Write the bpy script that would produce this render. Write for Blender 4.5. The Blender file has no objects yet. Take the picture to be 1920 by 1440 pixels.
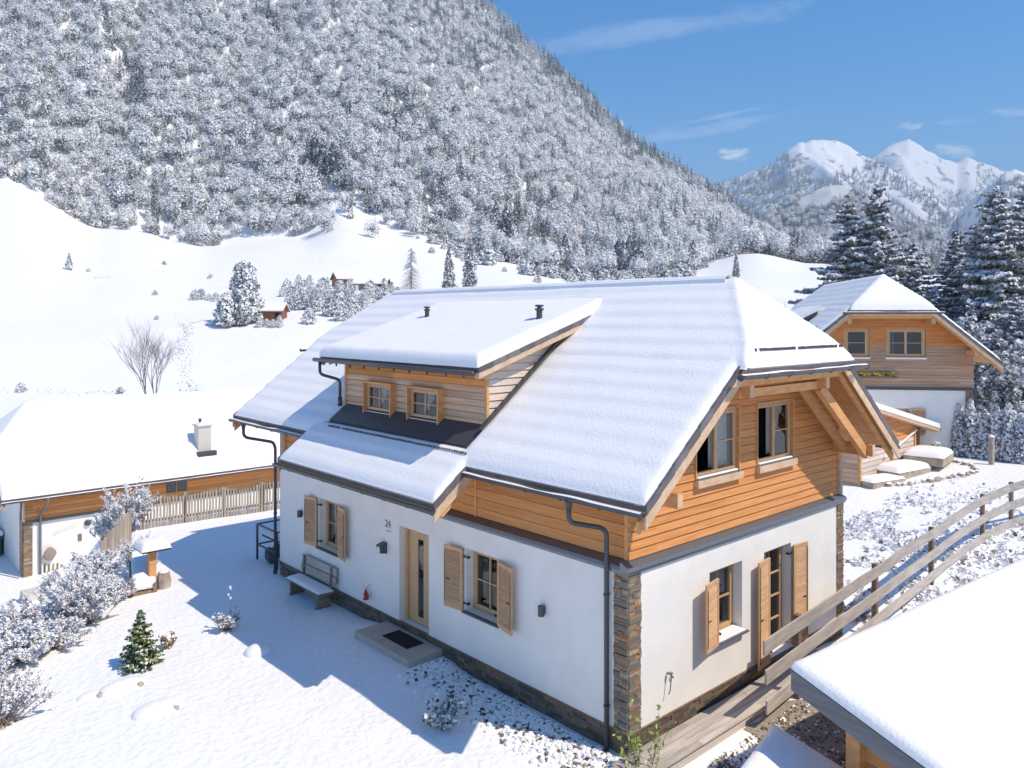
import bpy, math, random
import numpy as np
from mathutils import Vector, Matrix, noise as mnoise
R = math.radians
random.seed(7); np.random.seed(7)
scene = bpy.context.scene
COL = scene.collection

# ------------------------------------------------------------------ camera
F = 1479.0; PCX = 960.0; HY = 597.0
U2 = (-0.6717, 0.7408233); V2 = (0.7408233, 0.6717)      # camera right-hand basis expressed in the house frame
CAM = (-10.0267, -8.2409, 6.78)
cd = bpy.data.cameras.new('camera'); cam = bpy.data.objects.new('camera', cd); COL.objects.link(cam)
cam.location = CAM; cam.rotation_euler = (R(90), 0, -math.atan2(V2[1], U2[1]))
cd.sensor_width = 36; cd.lens = F/1920*36; cd.shift_y = -(720-HY)/1920.0
cd.clip_start = 0.1; cd.clip_end = 20000
scene.camera = cam
# ------------------------------------------------------------------ light
SUN_AZ = R(-69); SUN_EL = R(52.4)
sd = bpy.data.lights.new('sun', 'SUN'); sun = bpy.data.objects.new('sun', sd); COL.objects.link(sun)
sd.energy = 3.75; sd.angle = R(0.5); sd.color = (1.0, 0.875, 0.71)
to_sun = Vector((math.cos(SUN_AZ)*math.cos(SUN_EL), math.sin(SUN_AZ)*math.cos(SUN_EL), math.sin(SUN_EL)))
sun.rotation_euler = to_sun.to_track_quat('Z', 'Y').to_euler(); sun.location = (20, -30, 40)
SKY_STRENGTH = 0.15
vs = scene.view_settings; vs.view_transform = 'Standard'; vs.look = 'None'; vs.gamma = 1.0; vs.exposure = 0.45
scene.cycles.max_bounces = 7; scene.cycles.transparent_max_bounces = 12
scene.cycles.volume_bounces = 0

def w_of(cx, cy, z=0.0):
    return Vector((CAM[0]+cx*V2[0]+cy*U2[0]*1.0, CAM[1], z)) if False else Vector((CAM[0]+cx*0.7408233+cy*0.6717, CAM[1]-cx*0.6717+cy*0.7408233, z))
def w_px(px, cy, z=0.0): return w_of((px-PCX)/F*cy, cy, z)

def build_world():
    w = bpy.data.worlds.new('World'); scene.world = w; w.use_nodes = True
    nt = w.node_tree; N = nt.nodes; L = nt.links
    bg = N['Background']; bg.inputs[1].default_value = SKY_STRENGTH
    sky = N.new('ShaderNodeTexSky'); sky.sky_type = 'NISHITA'; sky.sun_disc = False
    sky.sun_elevation = SUN_EL; sky.sun_rotation = math.atan2(to_sun.x, to_sun.y)
    sky.altitude = 900; sky.air_density = 1.0; sky.dust_density = 0.35; sky.ozone_density = 2.2
    hs = N.new('ShaderNodeHueSaturation'); hs.inputs['Saturation'].default_value = 1.46
    L.new(sky.outputs[0], hs.inputs['Color'])
    tc = N.new('ShaderNodeTexCoord')
    col = hs.outputs[0]
    def M(op, a, b=None, c=None, clamp=False):
        n = N.new('ShaderNodeMath'); n.operation = op; n.use_clamp = clamp
        for i, s in enumerate((a, b, c)):
            if s is None: continue
            if isinstance(s, (int, float)): n.inputs[i].default_value = s
            else: L.new(s, n.inputs[i])
        return n.outputs[0]
    def D(vec):
        n = N.new('ShaderNodeVectorMath'); n.operation = 'DOT_PRODUCT'
        L.new(tc.outputs['Generated'], n.inputs[0]); n.inputs[1].default_value = vec; return n.outputs['Value']
    # clouds: (px, py, half width px, half height px, tilt deg, strength, noise scale)
    for (px, py, sw, sh, tilt, st, ns) in [(1378, 289, 32, 13, 0, .62, 60), (1705, 236, 24, 7, 0, .38, 60), (1785, 283, 34, 15, 8, .42, 55),
                                           (1892, 211, 30, 8, 3, .2, 50), (1790, 228, 35, 7, 0, .10, 50),
                                           (1250, 52, 300, 24, -8, .14, 14), (1320, 243, 170, 13, -10, .15, 18), (1330, 222, 130, 5, -12, .14, 18)]:
        c = (w_px(px, 1.0) - Vector((CAM[0], CAM[1], 0)) + Vector((0, 0, -(py-HY)/F))).normalized()
        rt = Vector((V2[0], -0.6717, 0)); rt = (rt - c*rt.dot(c)).normalized(); up = rt.cross(c)
        ca, sa = math.cos(R(-tilt)), math.sin(R(-tilt))
        r2 = rt*ca + up*sa*-1*-1; u2 = up*ca - rt*sa
        dc = D(c)
        uu = M('DIVIDE', M('DIVIDE', D(r2), dc), sw/F); ww = M('DIVIDE', M('DIVIDE', D(u2), dc), sh/F)
        rr = M('ADD', M('MULTIPLY', uu, uu), M('MULTIPLY', ww, ww))
        mp = N.new('ShaderNodeMapping'); L.new(tc.outputs['Generated'], mp.inputs[0])
        mp.inputs['Scale'].default_value = (1, 1, 3.0)
        nz = N.new('ShaderNodeTexNoise'); nz.inputs['Scale'].default_value = ns; nz.inputs['Detail'].default_value = 6
        nz.inputs['Roughness'].default_value = .62
        L.new(mp.outputs[0], nz.inputs['Vector'])
        v = M('SUBTRACT', M('ADD', 1.0, M('MULTIPLY', M('SUBTRACT', nz.outputs[0], .5), 3.2)), rr)
        mr = N.new('ShaderNodeMapRange'); mr.interpolation_type = 'SMOOTHSTEP'; mr.inputs[1].default_value = 0.0; mr.inputs[2].default_value = 1.3
        mr.inputs[3].default_value = 0; mr.inputs[4].default_value = st
        L.new(v, mr.inputs[0])
        front = M('GREATER_THAN', dc, 0.3)
        mx = N.new('ShaderNodeMix'); mx.data_type = 'RGBA'
        L.new(M('MULTIPLY', mr.outputs[0], front), mx.inputs[0]); L.new(col, mx.inputs[6])
        mx.inputs[7].default_value = (7.0, 7.2, 7.5, 1)
        col = mx.outputs[2]
    L.new(col, bg.inputs[0])
build_world()

# ------------------------------------------------------------------ materials
MATS = {}
def mat(name, col, rough=.7, col2=None, nscale=5.0, stretch=(1, 1, 1), bump=0.0, bscale=None, rnd=0.0, ramp=None, spec=.3, metal=0.0, detail=4, lo=.35, hi=.65, bdist=.02):
    m = bpy.data.materials.new(name); m.use_nodes = True; nt = m.node_tree; N = nt.nodes; L = nt.links
    p = N['Principled BSDF']; p.inputs['Roughness'].default_value = rough; p.inputs['Metallic'].default_value = metal
    p.inputs['Specular IOR Level'].default_value = spec
    tc = N.new('ShaderNodeTexCoord'); mp = N.new('ShaderNodeMapping'); mp.inputs['Scale'].default_value = stretch
    L.new(tc.outputs['Object'], mp.inputs[0])
    out = None
    rgb = N.new('ShaderNodeRGB'); rgb.outputs[0].default_value = (*col, 1); out = rgb.outputs[0]
    at = None
    if rnd or ramp:
        at = N.new('ShaderNodeAttribute'); at.attribute_name = 'rnd'
    if ramp:
        cr = N.new('ShaderNodeValToRGB'); cr.color_ramp.interpolation = 'CONSTANT'
        e = cr.color_ramp.elements
        while len(e) < len(ramp): e.new(.5)
        for i, c in enumerate(ramp): e[i].position = i/len(ramp); e[i].color = (*c, 1)
        L.new(at.outputs['Fac'], cr.inputs[0]); out = cr.outputs[0]
    if col2 is not None:
        vec = mp.outputs[0]
        if at is not None:
            va = N.new('ShaderNodeVectorMath'); va.operation = 'MULTIPLY_ADD'
            cb = N.new('ShaderNodeCombineXYZ')
            for i in range(3): L.new(at.outputs['Fac'], cb.inputs[i])
            L.new(cb.outputs[0], va.inputs[0]); va.inputs[1].default_value = (31, 17, 23); L.new(mp.outputs[0], va.inputs[2]); vec = va.outputs[0]
        nz = N.new('ShaderNodeTexNoise'); nz.inputs['Scale'].default_value = nscale; nz.inputs['Detail'].default_value = detail
        nz.inputs['Roughness'].default_value = .6
        L.new(vec, nz.inputs['Vector'])
        mr = N.new('ShaderNodeMapRange'); mr.inputs[1].default_value = lo; mr.inputs[2].default_value = hi; L.new(nz.outputs[0], mr.inputs[0])
        mx = N.new('ShaderNodeMix'); mx.data_type = 'RGBA'; L.new(mr.outputs[0], mx.inputs[0]); L.new(out, mx.inputs[6]); mx.inputs[7].default_value = (*col2, 1)
        out = mx.outputs[2]
    if rnd:
        hv = N.new('ShaderNodeHueSaturation'); mr = N.new('ShaderNodeMapRange'); mr.inputs[3].default_value = 1-rnd; mr.inputs[4].default_value = 1+rnd
        L.new(at.outputs['Fac'], mr.inputs[0]); L.new(mr.outputs[0], hv.inputs['Value']); L.new(out, hv.inputs['Color']); out = hv.outputs[0]
    L.new(out, p.inputs['Base Color'])
    if bump:
        nb = N.new('ShaderNodeTexNoise'); nb.inputs['Scale'].default_value = bscale or nscale*3; nb.inputs['Detail'].default_value = 5
        L.new(mp.outputs[0], nb.inputs['Vector'])
        bp = N.new('ShaderNodeBump'); bp.inputs['Strength'].default_value = bump; bp.inputs['Distance'].default_value = bdist
        L.new(nb.outputs[0], bp.inputs['Height']); L.new(bp.outputs[0], p.inputs['Normal'])
    MATS[name] = m
    return m
M_snow = mat('snow', (.90, .895, .89), .55, bump=.55, nscale=6, bscale=22, bdist=.02, spec=.25)
M_snowg = mat('snow_ground', (.90, .90, .895), .55, bump=.8, nscale=3, bscale=7, bdist=.05, spec=.25)
M_snowfar = mat('snow_far', (.80, .82, .85), .6, col2=(.68, .71, .74), nscale=.05, bump=.3, bscale=.3, bdist=.5, lo=.5, hi=.75)
M_plaster = mat('plaster', (.87, .85, .80), .85, col2=(.81, .79, .745), nscale=1.2, bump=.35, bscale=14, bdist=.012)
WX = (.35, 6, 9); WY = (6, .35, 9)
M_wood_x = mat('larch_boards', (.58, .225, .062), .6, col2=(.69, .335, .125), nscale=3.2, stretch=WX, bump=.25, bscale=14, rnd=.10, bdist=.006)
M_wood_y = mat('larch_boards_side', (.60, .255, .07), .6, col2=(.68, .34, .13), nscale=3.2, stretch=WY, bump=.25, bscale=14, rnd=.2, bdist=.006)
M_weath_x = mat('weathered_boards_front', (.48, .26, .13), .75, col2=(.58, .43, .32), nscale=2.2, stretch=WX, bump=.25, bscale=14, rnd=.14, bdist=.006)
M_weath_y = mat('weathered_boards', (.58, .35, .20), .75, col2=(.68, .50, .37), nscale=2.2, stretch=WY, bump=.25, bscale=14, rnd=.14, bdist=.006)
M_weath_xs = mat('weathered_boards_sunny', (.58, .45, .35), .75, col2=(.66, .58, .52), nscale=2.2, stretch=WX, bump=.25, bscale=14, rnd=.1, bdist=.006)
M_beam = mat('beam_wood', (.60, .28, .095), .6, col2=(.70, .39, .17), nscale=2.5, stretch=(1.5, 1.5, 5), bump=.2, bscale=12, rnd=.12, bdist=.005)
M_barge = mat('barge_wood', (.66, .50, .36), .65, col2=(.58, .38, .23), nscale=2.0, stretch=(3, 1, 3), bump=.15, bscale=12, rnd=.08, bdist=.004)
M_shut = mat('shutter_wood', (.58, .34, .17), .6, col2=(.66, .42, .24), nscale=4, stretch=(3, 3, .6), bump=.15, bscale=20, rnd=.1, bdist=.004)
M_frame = mat('frame_wood', (.52, .32, .16), .5, col2=(.60, .40, .22), nscale=4, stretch=(3, 3, .6), rnd=.08)
M_door = mat('door_wood', (.58, .36, .18), .5, col2=(.64, .42, .24), nscale=3, stretch=(5, 5, .4), rnd=.05)
M_grey = mat('grey_wood', (.40, .36, .32), .85, col2=(.56, .51, .46), nscale=2.2, stretch=(.5, 5, 5), bump=.6, bscale=14, rnd=.15, bdist=.008)
M_greyv = mat('grey_pickets', (.33, .27, .21), .85, col2=(.46, .40, .34), nscale=3, stretch=(5, 5, .6), bump=.4, bscale=14, rnd=.2, bdist=.006)
M_bench = mat('bench_wood', (.20, .125, .085), .8, col2=(.30, .22, .16), nscale=3, stretch=(5, .6, 5), bump=.3, bscale=14, rnd=.15, bdist=.006)
M_tile = mat('roof_tile', (.115, .105, .115), .6, col2=(.16, .15, .155), nscale=3, bump=.15, bscale=20, rnd=.25)
M_metal = mat('anthracite_metal', (.075, .08, .09), .42, metal=.25, spec=.5)
M_zinc = mat('zinc_metal', (.20, .215, .24), .38, metal=.55, spec=.5)
M_sillg = mat('grey_sill', (.115, .125, .14), .45, spec=.5)
M_black = mat('black_iron', (.018, .018, .02), .5, spec=.5)
M_dark = mat('dark_room', (.022, .02, .018), .9)
M_curt = mat('curtain', (.62, .60, .56), .9, col2=(.5, .49, .46), nscale=9, stretch=(1, 1, .1))
M_curtg = mat('dark_curtain', (.10, .12, .10), .9)
STONE = [(.34, .20, .11), (.23, .18, .13), (.30, .24, .17), (.17, .15, .13), (.38, .26, .14), (.25, .22, .18), (.28, .155, .09), (.20, .17, .135), (.42, .33, .22), (.19, .185, .15)]
M_stone = mat('stacked_stone', (.3, .2, .1), .85, ramp=STONE, col2=(.16, .13, .10), nscale=14, bump=.6, bscale=30, bdist=.008, lo=.5, hi=.8)
M_plinth = mat('shade_dark_stone', (.2, .15, .1), .8, ramp=[(.13, .10, .075), (.19, .145, .10), (.10, .085, .07), (.23, .16, .10), (.15, .13, .11)], col2=(.08, .07, .06), nscale=14, bump=.6, bscale=30, bdist=.008, lo=.5, hi=.8)  # plinth stone in darker tones, its shade put into the colour
M_slab = mat('step_stone', (.50, .45, .38), .8, col2=(.44, .40, .34), nscale=5, bump=.2, bscale=30, bdist=.004)
M_gravel = mat('gravel_ground', (.27, .225, .18), .9, col2=(.40, .35, .29), nscale=22, bump=.9, bscale=30, bdist=.03)
M_pebble = mat('pebbles', (.2, .2, .2), .85, ramp=[(.16, .12, .09), (.30, .24, .18), (.22, .18, .14), (.36, .31, .25), (.10, .085, .07)], spec=.2)
M_mat = mat('rubber_mat', (.02, .022, .028), .8)
M_red = mat('red_paint', (.36, .045, .04), .5)
M_bark = mat('bark', (.09, .07, .055), .9, col2=(.15, .12, .10), nscale=6, stretch=(3, 3, .5), bump=.5, bscale=12)
M_twig = mat('twig', (.26, .18, .14), .85)
M_twigg = mat('grey_twig', (.15, .135, .125), .85)
M_frost = mat('frost', (.82, .83, .85), .6, rnd=.06)
M_frostf = mat('forest_frost', (.83, .84, .84), .75, rnd=.08)
M_frostb = mat('forest_frost_conifer', (.74, .76, .77), .75, rnd=.15)
M_need = mat('needles_dark', (.22, .24, .245), .7, rnd=.4, spec=.2)
M_needf = mat('needles_and_shade_far', (.14, .155, .16), .8, rnd=.3, spec=.1)
M_needd = mat('needles_dark_far', (.085, .105, .11), .8, rnd=.3, spec=.1)
M_needg = mat('needles_green', (.15, .19, .055), .6, rnd=.45, spec=.3)
M_leafg = mat('leaf_green', (.30, .38, .08), .5, rnd=.35, spec=.4)
M_drygrass = mat('dry_grass', (.30, .22, .13), .9, rnd=.35)
M_drydark = mat('dry_brush', (.26, .21, .18), .9, rnd=.3)
M_teal = mat('teal_panel', (.035, .07, .085), .5)
M_chim = mat('chimney_render', (.62, .60, .54), .85, bump=.2, bscale=20)
M_flower = mat('yellow_flowers', (.60, .42, .06), .7, rnd=.4)
M_rock = mat('rock', (.34, .26, .19), .9, col2=(.5, .45, .38), nscale=3, bump=.5, bscale=9)
M_number = mat('number_paint', (.26, .26, .27), .6)
M_redbarn = mat('barn_wood', (.30, .13, .075), .8, rnd=.2)
def glass(name, tint, fac):
    m = bpy.data.materials.new(name); m.use_nodes = True; nt = m.node_tree; N = nt.nodes; L = nt.links
    N.remove(N['Principled BSDF']); o = N['Material Output']
    t = N.new('ShaderNodeBsdfTransparent'); t.inputs[0].default_value = (*tint, 1)
    g = N.new('ShaderNodeBsdfGlossy'); g.inputs['Roughness'].default_value = .01; g.inputs[0].default_value = (.95, .97, 1, 1)
    lw = N.new('ShaderNodeLayerWeight'); lw.inputs[0].default_value = .5; pw = N.new('ShaderNodeMath'); pw.operation = 'POWER'; L.new(lw.outputs['Facing'], pw.inputs[0]); pw.inputs[1].default_value = 4
    a = N.new('ShaderNodeMath'); a.operation = 'MULTIPLY_ADD'; L.new(pw.outputs[0], a.inputs[0]); a.inputs[1].default_value = .8; a.inputs[2].default_value = fac; a.use_clamp = True
    mx = N.new('ShaderNodeMixShader'); L.new(a.outputs[0], mx.inputs[0]); L.new(t.outputs[0], mx.inputs[1]); L.new(g.outputs[0], mx.inputs[2]); L.new(mx.outputs[0], o.inputs[0])
    return m
M_glass = glass('window_glass', (.75, .8, .8), .06)

# ------------------------------------------------------------------ mesh helpers
ORG = {}
def V(*a): return Vector(a)
class MB:
    def __init__(s): s.v = []; s.f = []; s.m = []; s.r = []
    def face(s, pts, m=0, r=None):
        n = len(s.v); s.v += [tuple(p) for p in pts]; s.f.append(tuple(range(n, n+len(pts)))); s.m.append(m); s.r.append(random.random() if r is None else r)
    def box(s, lo, hi, m=0, r=None):
        x0, y0, z0 = lo; x1, y1, z1 = hi
        if x0 > x1: x0, x1 = x1, x0
        if y0 > y1: y0, y1 = y1, y0
        if z0 > z1: z0, z1 = z1, z0
        s.obox(V(x0, y0, z0), V(x1-x0, 0, 0), V(0, y1-y0, 0), V(0, 0, z1-z0), m, r)
    def obox(s, o, a, b, c, m=0, r=None):
        r = random.random() if r is None else r
        if a.cross(b).dot(c) < 0: a, b = b, a
        n = len(s.v); P = [o, o+a, o+a+b, o+b, o+c, o+a+c, o+a+b+c, o+b+c]
        s.v += [tuple(p) for p in P]
        for f in ((0, 3, 2, 1), (4, 5, 6, 7), (0, 1, 5, 4), (1, 2, 6, 5), (2, 3, 7, 6), (3, 0, 4, 7)):
            s.f.append(tuple(n+i for i in f)); s.m.append(m); s.r.append(r)
    def beam(s, p0, p1, w, h, m=0, up=V(0, 0, 1), r=None):
        p0 = Vector(p0); p1 = Vector(p1); d = p1-p0; sd_ = d.cross(up)
        if sd_.length < 1e-6: sd_ = V(1, 0, 0)
        sd_.normalize(); u = sd_.cross(d).normalized()
        s.obox(p0-sd_*w/2-u*h/2, d, sd_*w, u*h, m, r)
    def prism(s, poly, ext, m=0, mside=None, mbot=None, r=None):
        poly = [Vector(p) for p in poly]; ext = Vector(ext); r = random.random() if r is None else r
        nrm = (poly[1]-poly[0]).cross(poly[2]-poly[1])
        if nrm.dot(ext) > 0: poly.reverse()
        s.face(poly, m, r); low = [p+ext for p in poly]; s.face(low[::-1], m if mbot is None else mbot, r)
        k = len(poly)
        for i in range(k):
            j = (i+1) % k; s.face([poly[j], poly[i], low[i], low[j]], m if mside is None else mside, r)
    def tube(s, pts, rad, n=8, m=0, cap=True, r=None):
        pts = [Vector(p) for p in pts]; r = random.random() if r is None else r
        if not isinstance(rad, (list, tuple)): rad = [rad]*len(pts)
        base = len(s.v); ref = V(0, 0, 1)
        for i, p in enumerate(pts):
            d = (pts[min(i+1, len(pts)-1)]-pts[max(i-1, 0)])
            if d.length < 1e-9: d = V(0, 0, 1)
            d.normalize()
            rf = V(1, 0, 0) if abs(d.z) > .9 else V(0, 0, 1)
            a = d.cross(rf).normalized(); b = a.cross(d).normalized()
            if i and a.dot(pa) < 0: a, b = -a, -b
            pa = a
            for k in range(n):
                t = 2*math.pi*k/n; s.v.append(tuple(p+(a*math.cos(t)+b*math.sin(t))*rad[i]))
        for i in range(len(pts)-1):
            for k in range(n):
                k2 = (k+1) % n; s.f.append((base+i*n+k, base+i*n+k2, base+(i+1)*n+k2, base+(i+1)*n+k)); s.m.append(m); s.r.append(r)
        if cap:
            s.f.append(tuple(base+k for k in range(n))[::-1]); s.m.append(m); s.r.append(r)
            s.f.append(tuple(base+(len(pts)-1)*n+k for k in range(n))); s.m.append(m); s.r.append(r)
    def ball(s, c, rx, ry, rz, m=0, nu=8, nv=6, jit=0.0, half=False):
        c = Vector(c); base = len(s.v); r = random.random()
        for i in range(nv+1):
            th = math.pi*i/nv*(0.5 if half else 1)
            for k in range(nu):
                t = 2*math.pi*k/nu; j = 1+random.uniform(-jit, jit)
                s.v.append((c.x+rx*math.sin(th)*math.cos(t)*j, c.y+ry*math.sin(th)*math.sin(t)*j, c.z+rz*math.cos(th)*j))
        for i in range(nv):
            for k in range(nu):
                k2 = (k+1) % nu; s.f.append((base+i*nu+k, base+(i+1)*nu+k, base+(i+1)*nu+k2, base+i*nu+k2)); s.m.append(m); s.r.append(r)
    def mark(s):
        if not hasattr(s, 'k'): s.k = []
        s.k.append((len(s.v), len(s.f)))
    def builds(s, name, mats, parent=None, **kw):
        ks = sorted(set([(0, 0)]+getattr(s, 'k', [])+[(len(s.v), len(s.f))])); out = []
        for (a, b), (c, d) in zip(ks[:-1], ks[1:]):
            if d <= b: continue
            q = MB(); q.v = s.v[a:c]; q.f = [tuple(i-a for i in f) for f in s.f[b:d]]; q.m = s.m[b:d]; q.r = s.r[b:d]
            out.append(q.build(name, mats, parent, **kw))
        return out
    def build(s, name, mats, parent=None, smooth=False, bevel=0.0, origin=None):
        if not isinstance(mats, (list, tuple)): mats = [mats]
        o = Vector((0, 0, 0))
        if parent is not None: o = ORG.get(parent.name, o)
        elif origin is not None: o = Vector(origin)
        me = bpy.data.meshes.new(name)
        ox, oy, oz = o
        me.from_pydata([(a-ox, b-oy, c-oz) for a, b, c in s.v], [], s.f)
        for m in mats: me.materials.append(m)
        me.polygons.foreach_set('material_index', s.m)
        at = me.attributes.new('rnd', 'FLOAT', 'FACE'); at.data.foreach_set('value', s.r)
        if smooth: me.polygons.foreach_set('use_smooth', [True]*len(s.f))
        me.update()
        ob = bpy.data.objects.new(name, me); COL.objects.link(ob)
        if parent is not None: ob.parent = parent
        else: ob.location = o
        ORG[ob.name] = o
        if bevel:
            b = ob.modifiers.new('bevel', 'BEVEL'); b.width = bevel; b.segments = 2; b.limit_method = 'ANGLE'
        return ob
def tag(o, label=None, cat=None, group=None, kind=None):
    if label: o['label'] = label
    if cat: o['category'] = cat
    if group: o['group'] = group
    if kind: o['kind'] = kind
    return o
def thing(name, loc, label, cat, group=None, local=False):
    o = bpy.data.objects.new(name, None); COL.objects.link(o); o.location = loc; o.empty_display_size = .2
    ORG[o.name] = Vector((0, 0, 0)) if local else Vector(loc)
    return tag(o, label, cat, group)
def copy_tree(src, loc, rotz=0.0, scale=1.0, label=None, parent=None, group=None, tilt=None):
    c = src.copy(); COL.objects.link(c)
    if parent is None:
        c.location = loc; c.rotation_euler = (0, 0, rotz) if tilt is None else (tilt[0], tilt[1], rotz)
        c.scale = (scale,)*3 if isinstance(scale, (int, float)) else scale
        if label: c['label'] = label
        if group: c['group'] = group
    else: c.parent = parent
    for ch in src.children: copy_tree(ch, None, parent=c)
    return c
def sm(t): t = np.clip(t, 0, 1); return t*t*(3-2*t)

# grid mesh from numpy arrays (X,Y,Z shape (n,m)) with a face mask
def grid_obj(name, X, Y, Z, m, parent=None, mask=None, smooth=True, origin=None, kind=None, midx=None):
    n, k = X.shape; o = Vector((0, 0, 0))
    if parent is not None: o = ORG.get(parent.name, o)
    elif origin is not None: o = Vector(origin)
    co = np.stack([X-o.x, Y-o.y, Z-o.z], -1).reshape(-1, 3)
    idx = np.arange(n*k).reshape(n, k)
    fs = np.stack([idx[:-1, :-1], idx[1:, :-1], idx[1:, 1:], idx[:-1, 1:]], -1).reshape(-1, 4)
    if mask is not None: fs = fs[mask.reshape(-1)]
    used = np.unique(fs); rem = np.full(n*k, -1); rem[used] = np.arange(len(used)); co = co[used]; fs = rem[fs]
    me = bpy.data.meshes.new(name); me.from_pydata(co.tolist(), [], fs.tolist())
    for q in (m if isinstance(m, (list, tuple)) else [m]): me.materials.append(q)
    if smooth: me.polygons.foreach_set('use_smooth', [True]*len(fs))
    ob = bpy.data.objects.new(name, me); COL.objects.link(ob)
    if parent is not None: ob.parent = parent
    else: ob.location = o
    ORG[ob.name] = o
    return ob
def vnoise(X, Y, sc, seed=0, octs=3):
    """cheap smooth value noise, numpy"""
    out = np.zeros_like(X, dtype=float); amp = 1.0; tot = 0
    for o in range(octs):
        x = X/sc*(2**o)+seed*13.7; y = Y/sc*(2**o)+seed*7.3
        xi = np.floor(x).astype(np.int64); yi = np.floor(y).astype(np.int64); fx = x-xi; fy = y-yi
        fx = fx*fx*(3-2*fx); fy = fy*fy*(3-2*fy)
        def h(a, b):
            n = (a*374761393+b*668265263+seed*974634777+o*1013) & 0x7fffffff
            n = ((n ^ (n >> 13))*1274126177) & 0x7fffffff
            return ((n ^ (n >> 16)) & 0xffff)/65535.0
        v = (h(xi, yi)*(1-fx)+h(xi+1, yi)*fx)*(1-fy)+(h(xi, yi+1)*(1-fx)+h(xi+1, yi+1)*fx)*fy
        out += (v-.5)*amp; tot += amp; amp *= .5
    return out/tot*2

# ------------------------------------------------------------------ terrain
TPX = [-900, -600, 0, 200, 400, 560, 640, 780, 900, 1100, 1300, 1420, 1520, 1700, 1920, 2900]
TD = [45, 60, 98, 160, 250, 330, 430]
TZ = np.array([[-5, -4, 2, 20, 60, 95, 140], [-5, -4, 0, 15, 50, 85, 120], [-5, -4.6, -2.9, 6.5, 30, 55, 83], [-5, -4.6, -3.2, 6.5, 24, 40, 56], [-5, -4.6, -3.3, 6.8, 20, 32, 46],
               [-4.5, -4.5, -3.3, 7, 20, 32, 51], [-4, -4.2, -3.2, 6.5, 19, 32, 60], [-3, -3.5, -3, 5, 16, 30, 54], [-2, -2.5, -2, 5, 16, 27, 45], [-1, -1, 0, 6, 14, 22, 31],
               [0, 0, 1, 6, 14, 22, 35], [0, 0, 1, 6, 15, 25, 42], [.5, .5, 2, 7, 14, 24, 37], [1, 1.5, 3, 8, 14, 20, 30], [2.4, 4.6, 8, 15, 20, 26, 35], [3, 6, 12, 20, 30, 40, 50]], float)
SKPX = [-900, -600, 0, 600, 760, 920, 1000, 1060, 1130, 1200, 1290, 1340, 1400, 1460, 1510, 1600, 1920, 2900]
SKY_ = [-640, -620, -520, -215, -115, 20, 98, 148, 218, 283, 338, 370, 414, 456, 492, 530, 545, 560]
EPX = [-900, 0, 560, 640, 780, 900, 1100, 1300, 1340, 1510, 1700, 2900]
ED = [430, 425, 435, 452, 425, 400, 345, 385, 450, 450, 460, 460]
def to_cam(x, y):
    dx = x-CAM[0]; dy = y-CAM[1]
    return dx*0.7408233-dy*0.6717, dx*0.6717+dy*0.7408233
def terrain(x, y):
    x = np.asarray(x, float); y = np.asarray(y, float)
    cx, cy = to_cam(x, y); cyc = np.maximum(cy, 1.0); px = np.clip(PCX+F*cx/cyc, -900, 2900)
    # near yard
    z = -.4 - .055*np.clip(-x-1, 0, 14)
    z = z + .10*sm((x+2.4)/1.2)*sm((y-4.0)/.8)*sm((8.2-y)/.8)*np.where(x < 1, 1, 0)
    z = z + np.where(x > 8, 1, 0)*sm((x-8)/20.)*1.05
    Y0 = np.interp(x, [-20, -12, -8, -6.2, -4.9, -3.7, -2.6, -1.5, 11, 16, 22], [-4, 4, 9.5, 11.7, 13.4, 16.2, 18.6, 21, 21, 30, 60])
    z = z - 4.1*sm((y-Y0)*.8/8.0)
    z = z - .35*sm((-y-.9)/1.2)*sm((x+2)/2)*sm((9-x)/4)
    z = z + vnoise(x, y, 2.5, 3)*.05*sm((np.abs(x+.3)-.6)/2)+vnoise(x, y, .5, 8)*.008
    z = z - .30*sm((1.4-y)/2)*sm((x-6)/4)*sm((19-x)/4)
    # far table
    ip = np.interp(px, TPX, np.arange(len(TPX))); i0 = np.clip(ip.astype(int), 0, len(TPX)-2); f = ip-i0; f = f*f*(3-2*f)
    jd = np.interp(cyc, TD, np.arange(len(TD))); j0 = np.clip(jd.astype(int), 0, len(TD)-2); g = jd-j0
    zf = (TZ[i0, j0]*(1-g)+TZ[i0, j0+1]*g)*(1-f)+(TZ[i0+1, j0]*(1-g)+TZ[i0+1, j0+1]*g)*f
    zf = zf+vnoise(x, y, 45, 5, 3)*1.2*sm((cyc-60)/100)+vnoise(x, y, 9, 6, 2)*.18
    # mountain above the meadow
    ys = np.interp(px, SKPX, SKY_); ztop = CAM[2]-(ys-HY)/F*950
    t = (cyc-430)/520.
    zm = TZ[i0, -1]*(1-f)+TZ[i0+1, -1]*f
    tt = np.clip(t, 0, 1); prof = tt**1.12
    gul = vnoise(px*.9-cyc*.35, cyc*.16, 60, 11, 3)
    zmt = zm+(ztop-zm)*prof + gul*16*np.sin(np.pi*tt)*np.clip((ztop-zm)/200, .15, 1.3)
    back = np.clip((cyc-950)/900, 0, 1)
    zmt = zmt*(1-.75*sm(back))
    zf = np.where(cyc > 430, zmt, zf)
    w = sm((cyc-41)/17.)
    w = np.where(cy < 30, 0, w)
    return z*(1-w)+zf*w
def tz(x, y): return float(terrain(np.array([x]), np.array([y]))[0])
def gp(px, cy, dz=0.0):
    p = w_px(px, cy); p.z = tz(p.x, p.y)+dz; return p

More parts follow.
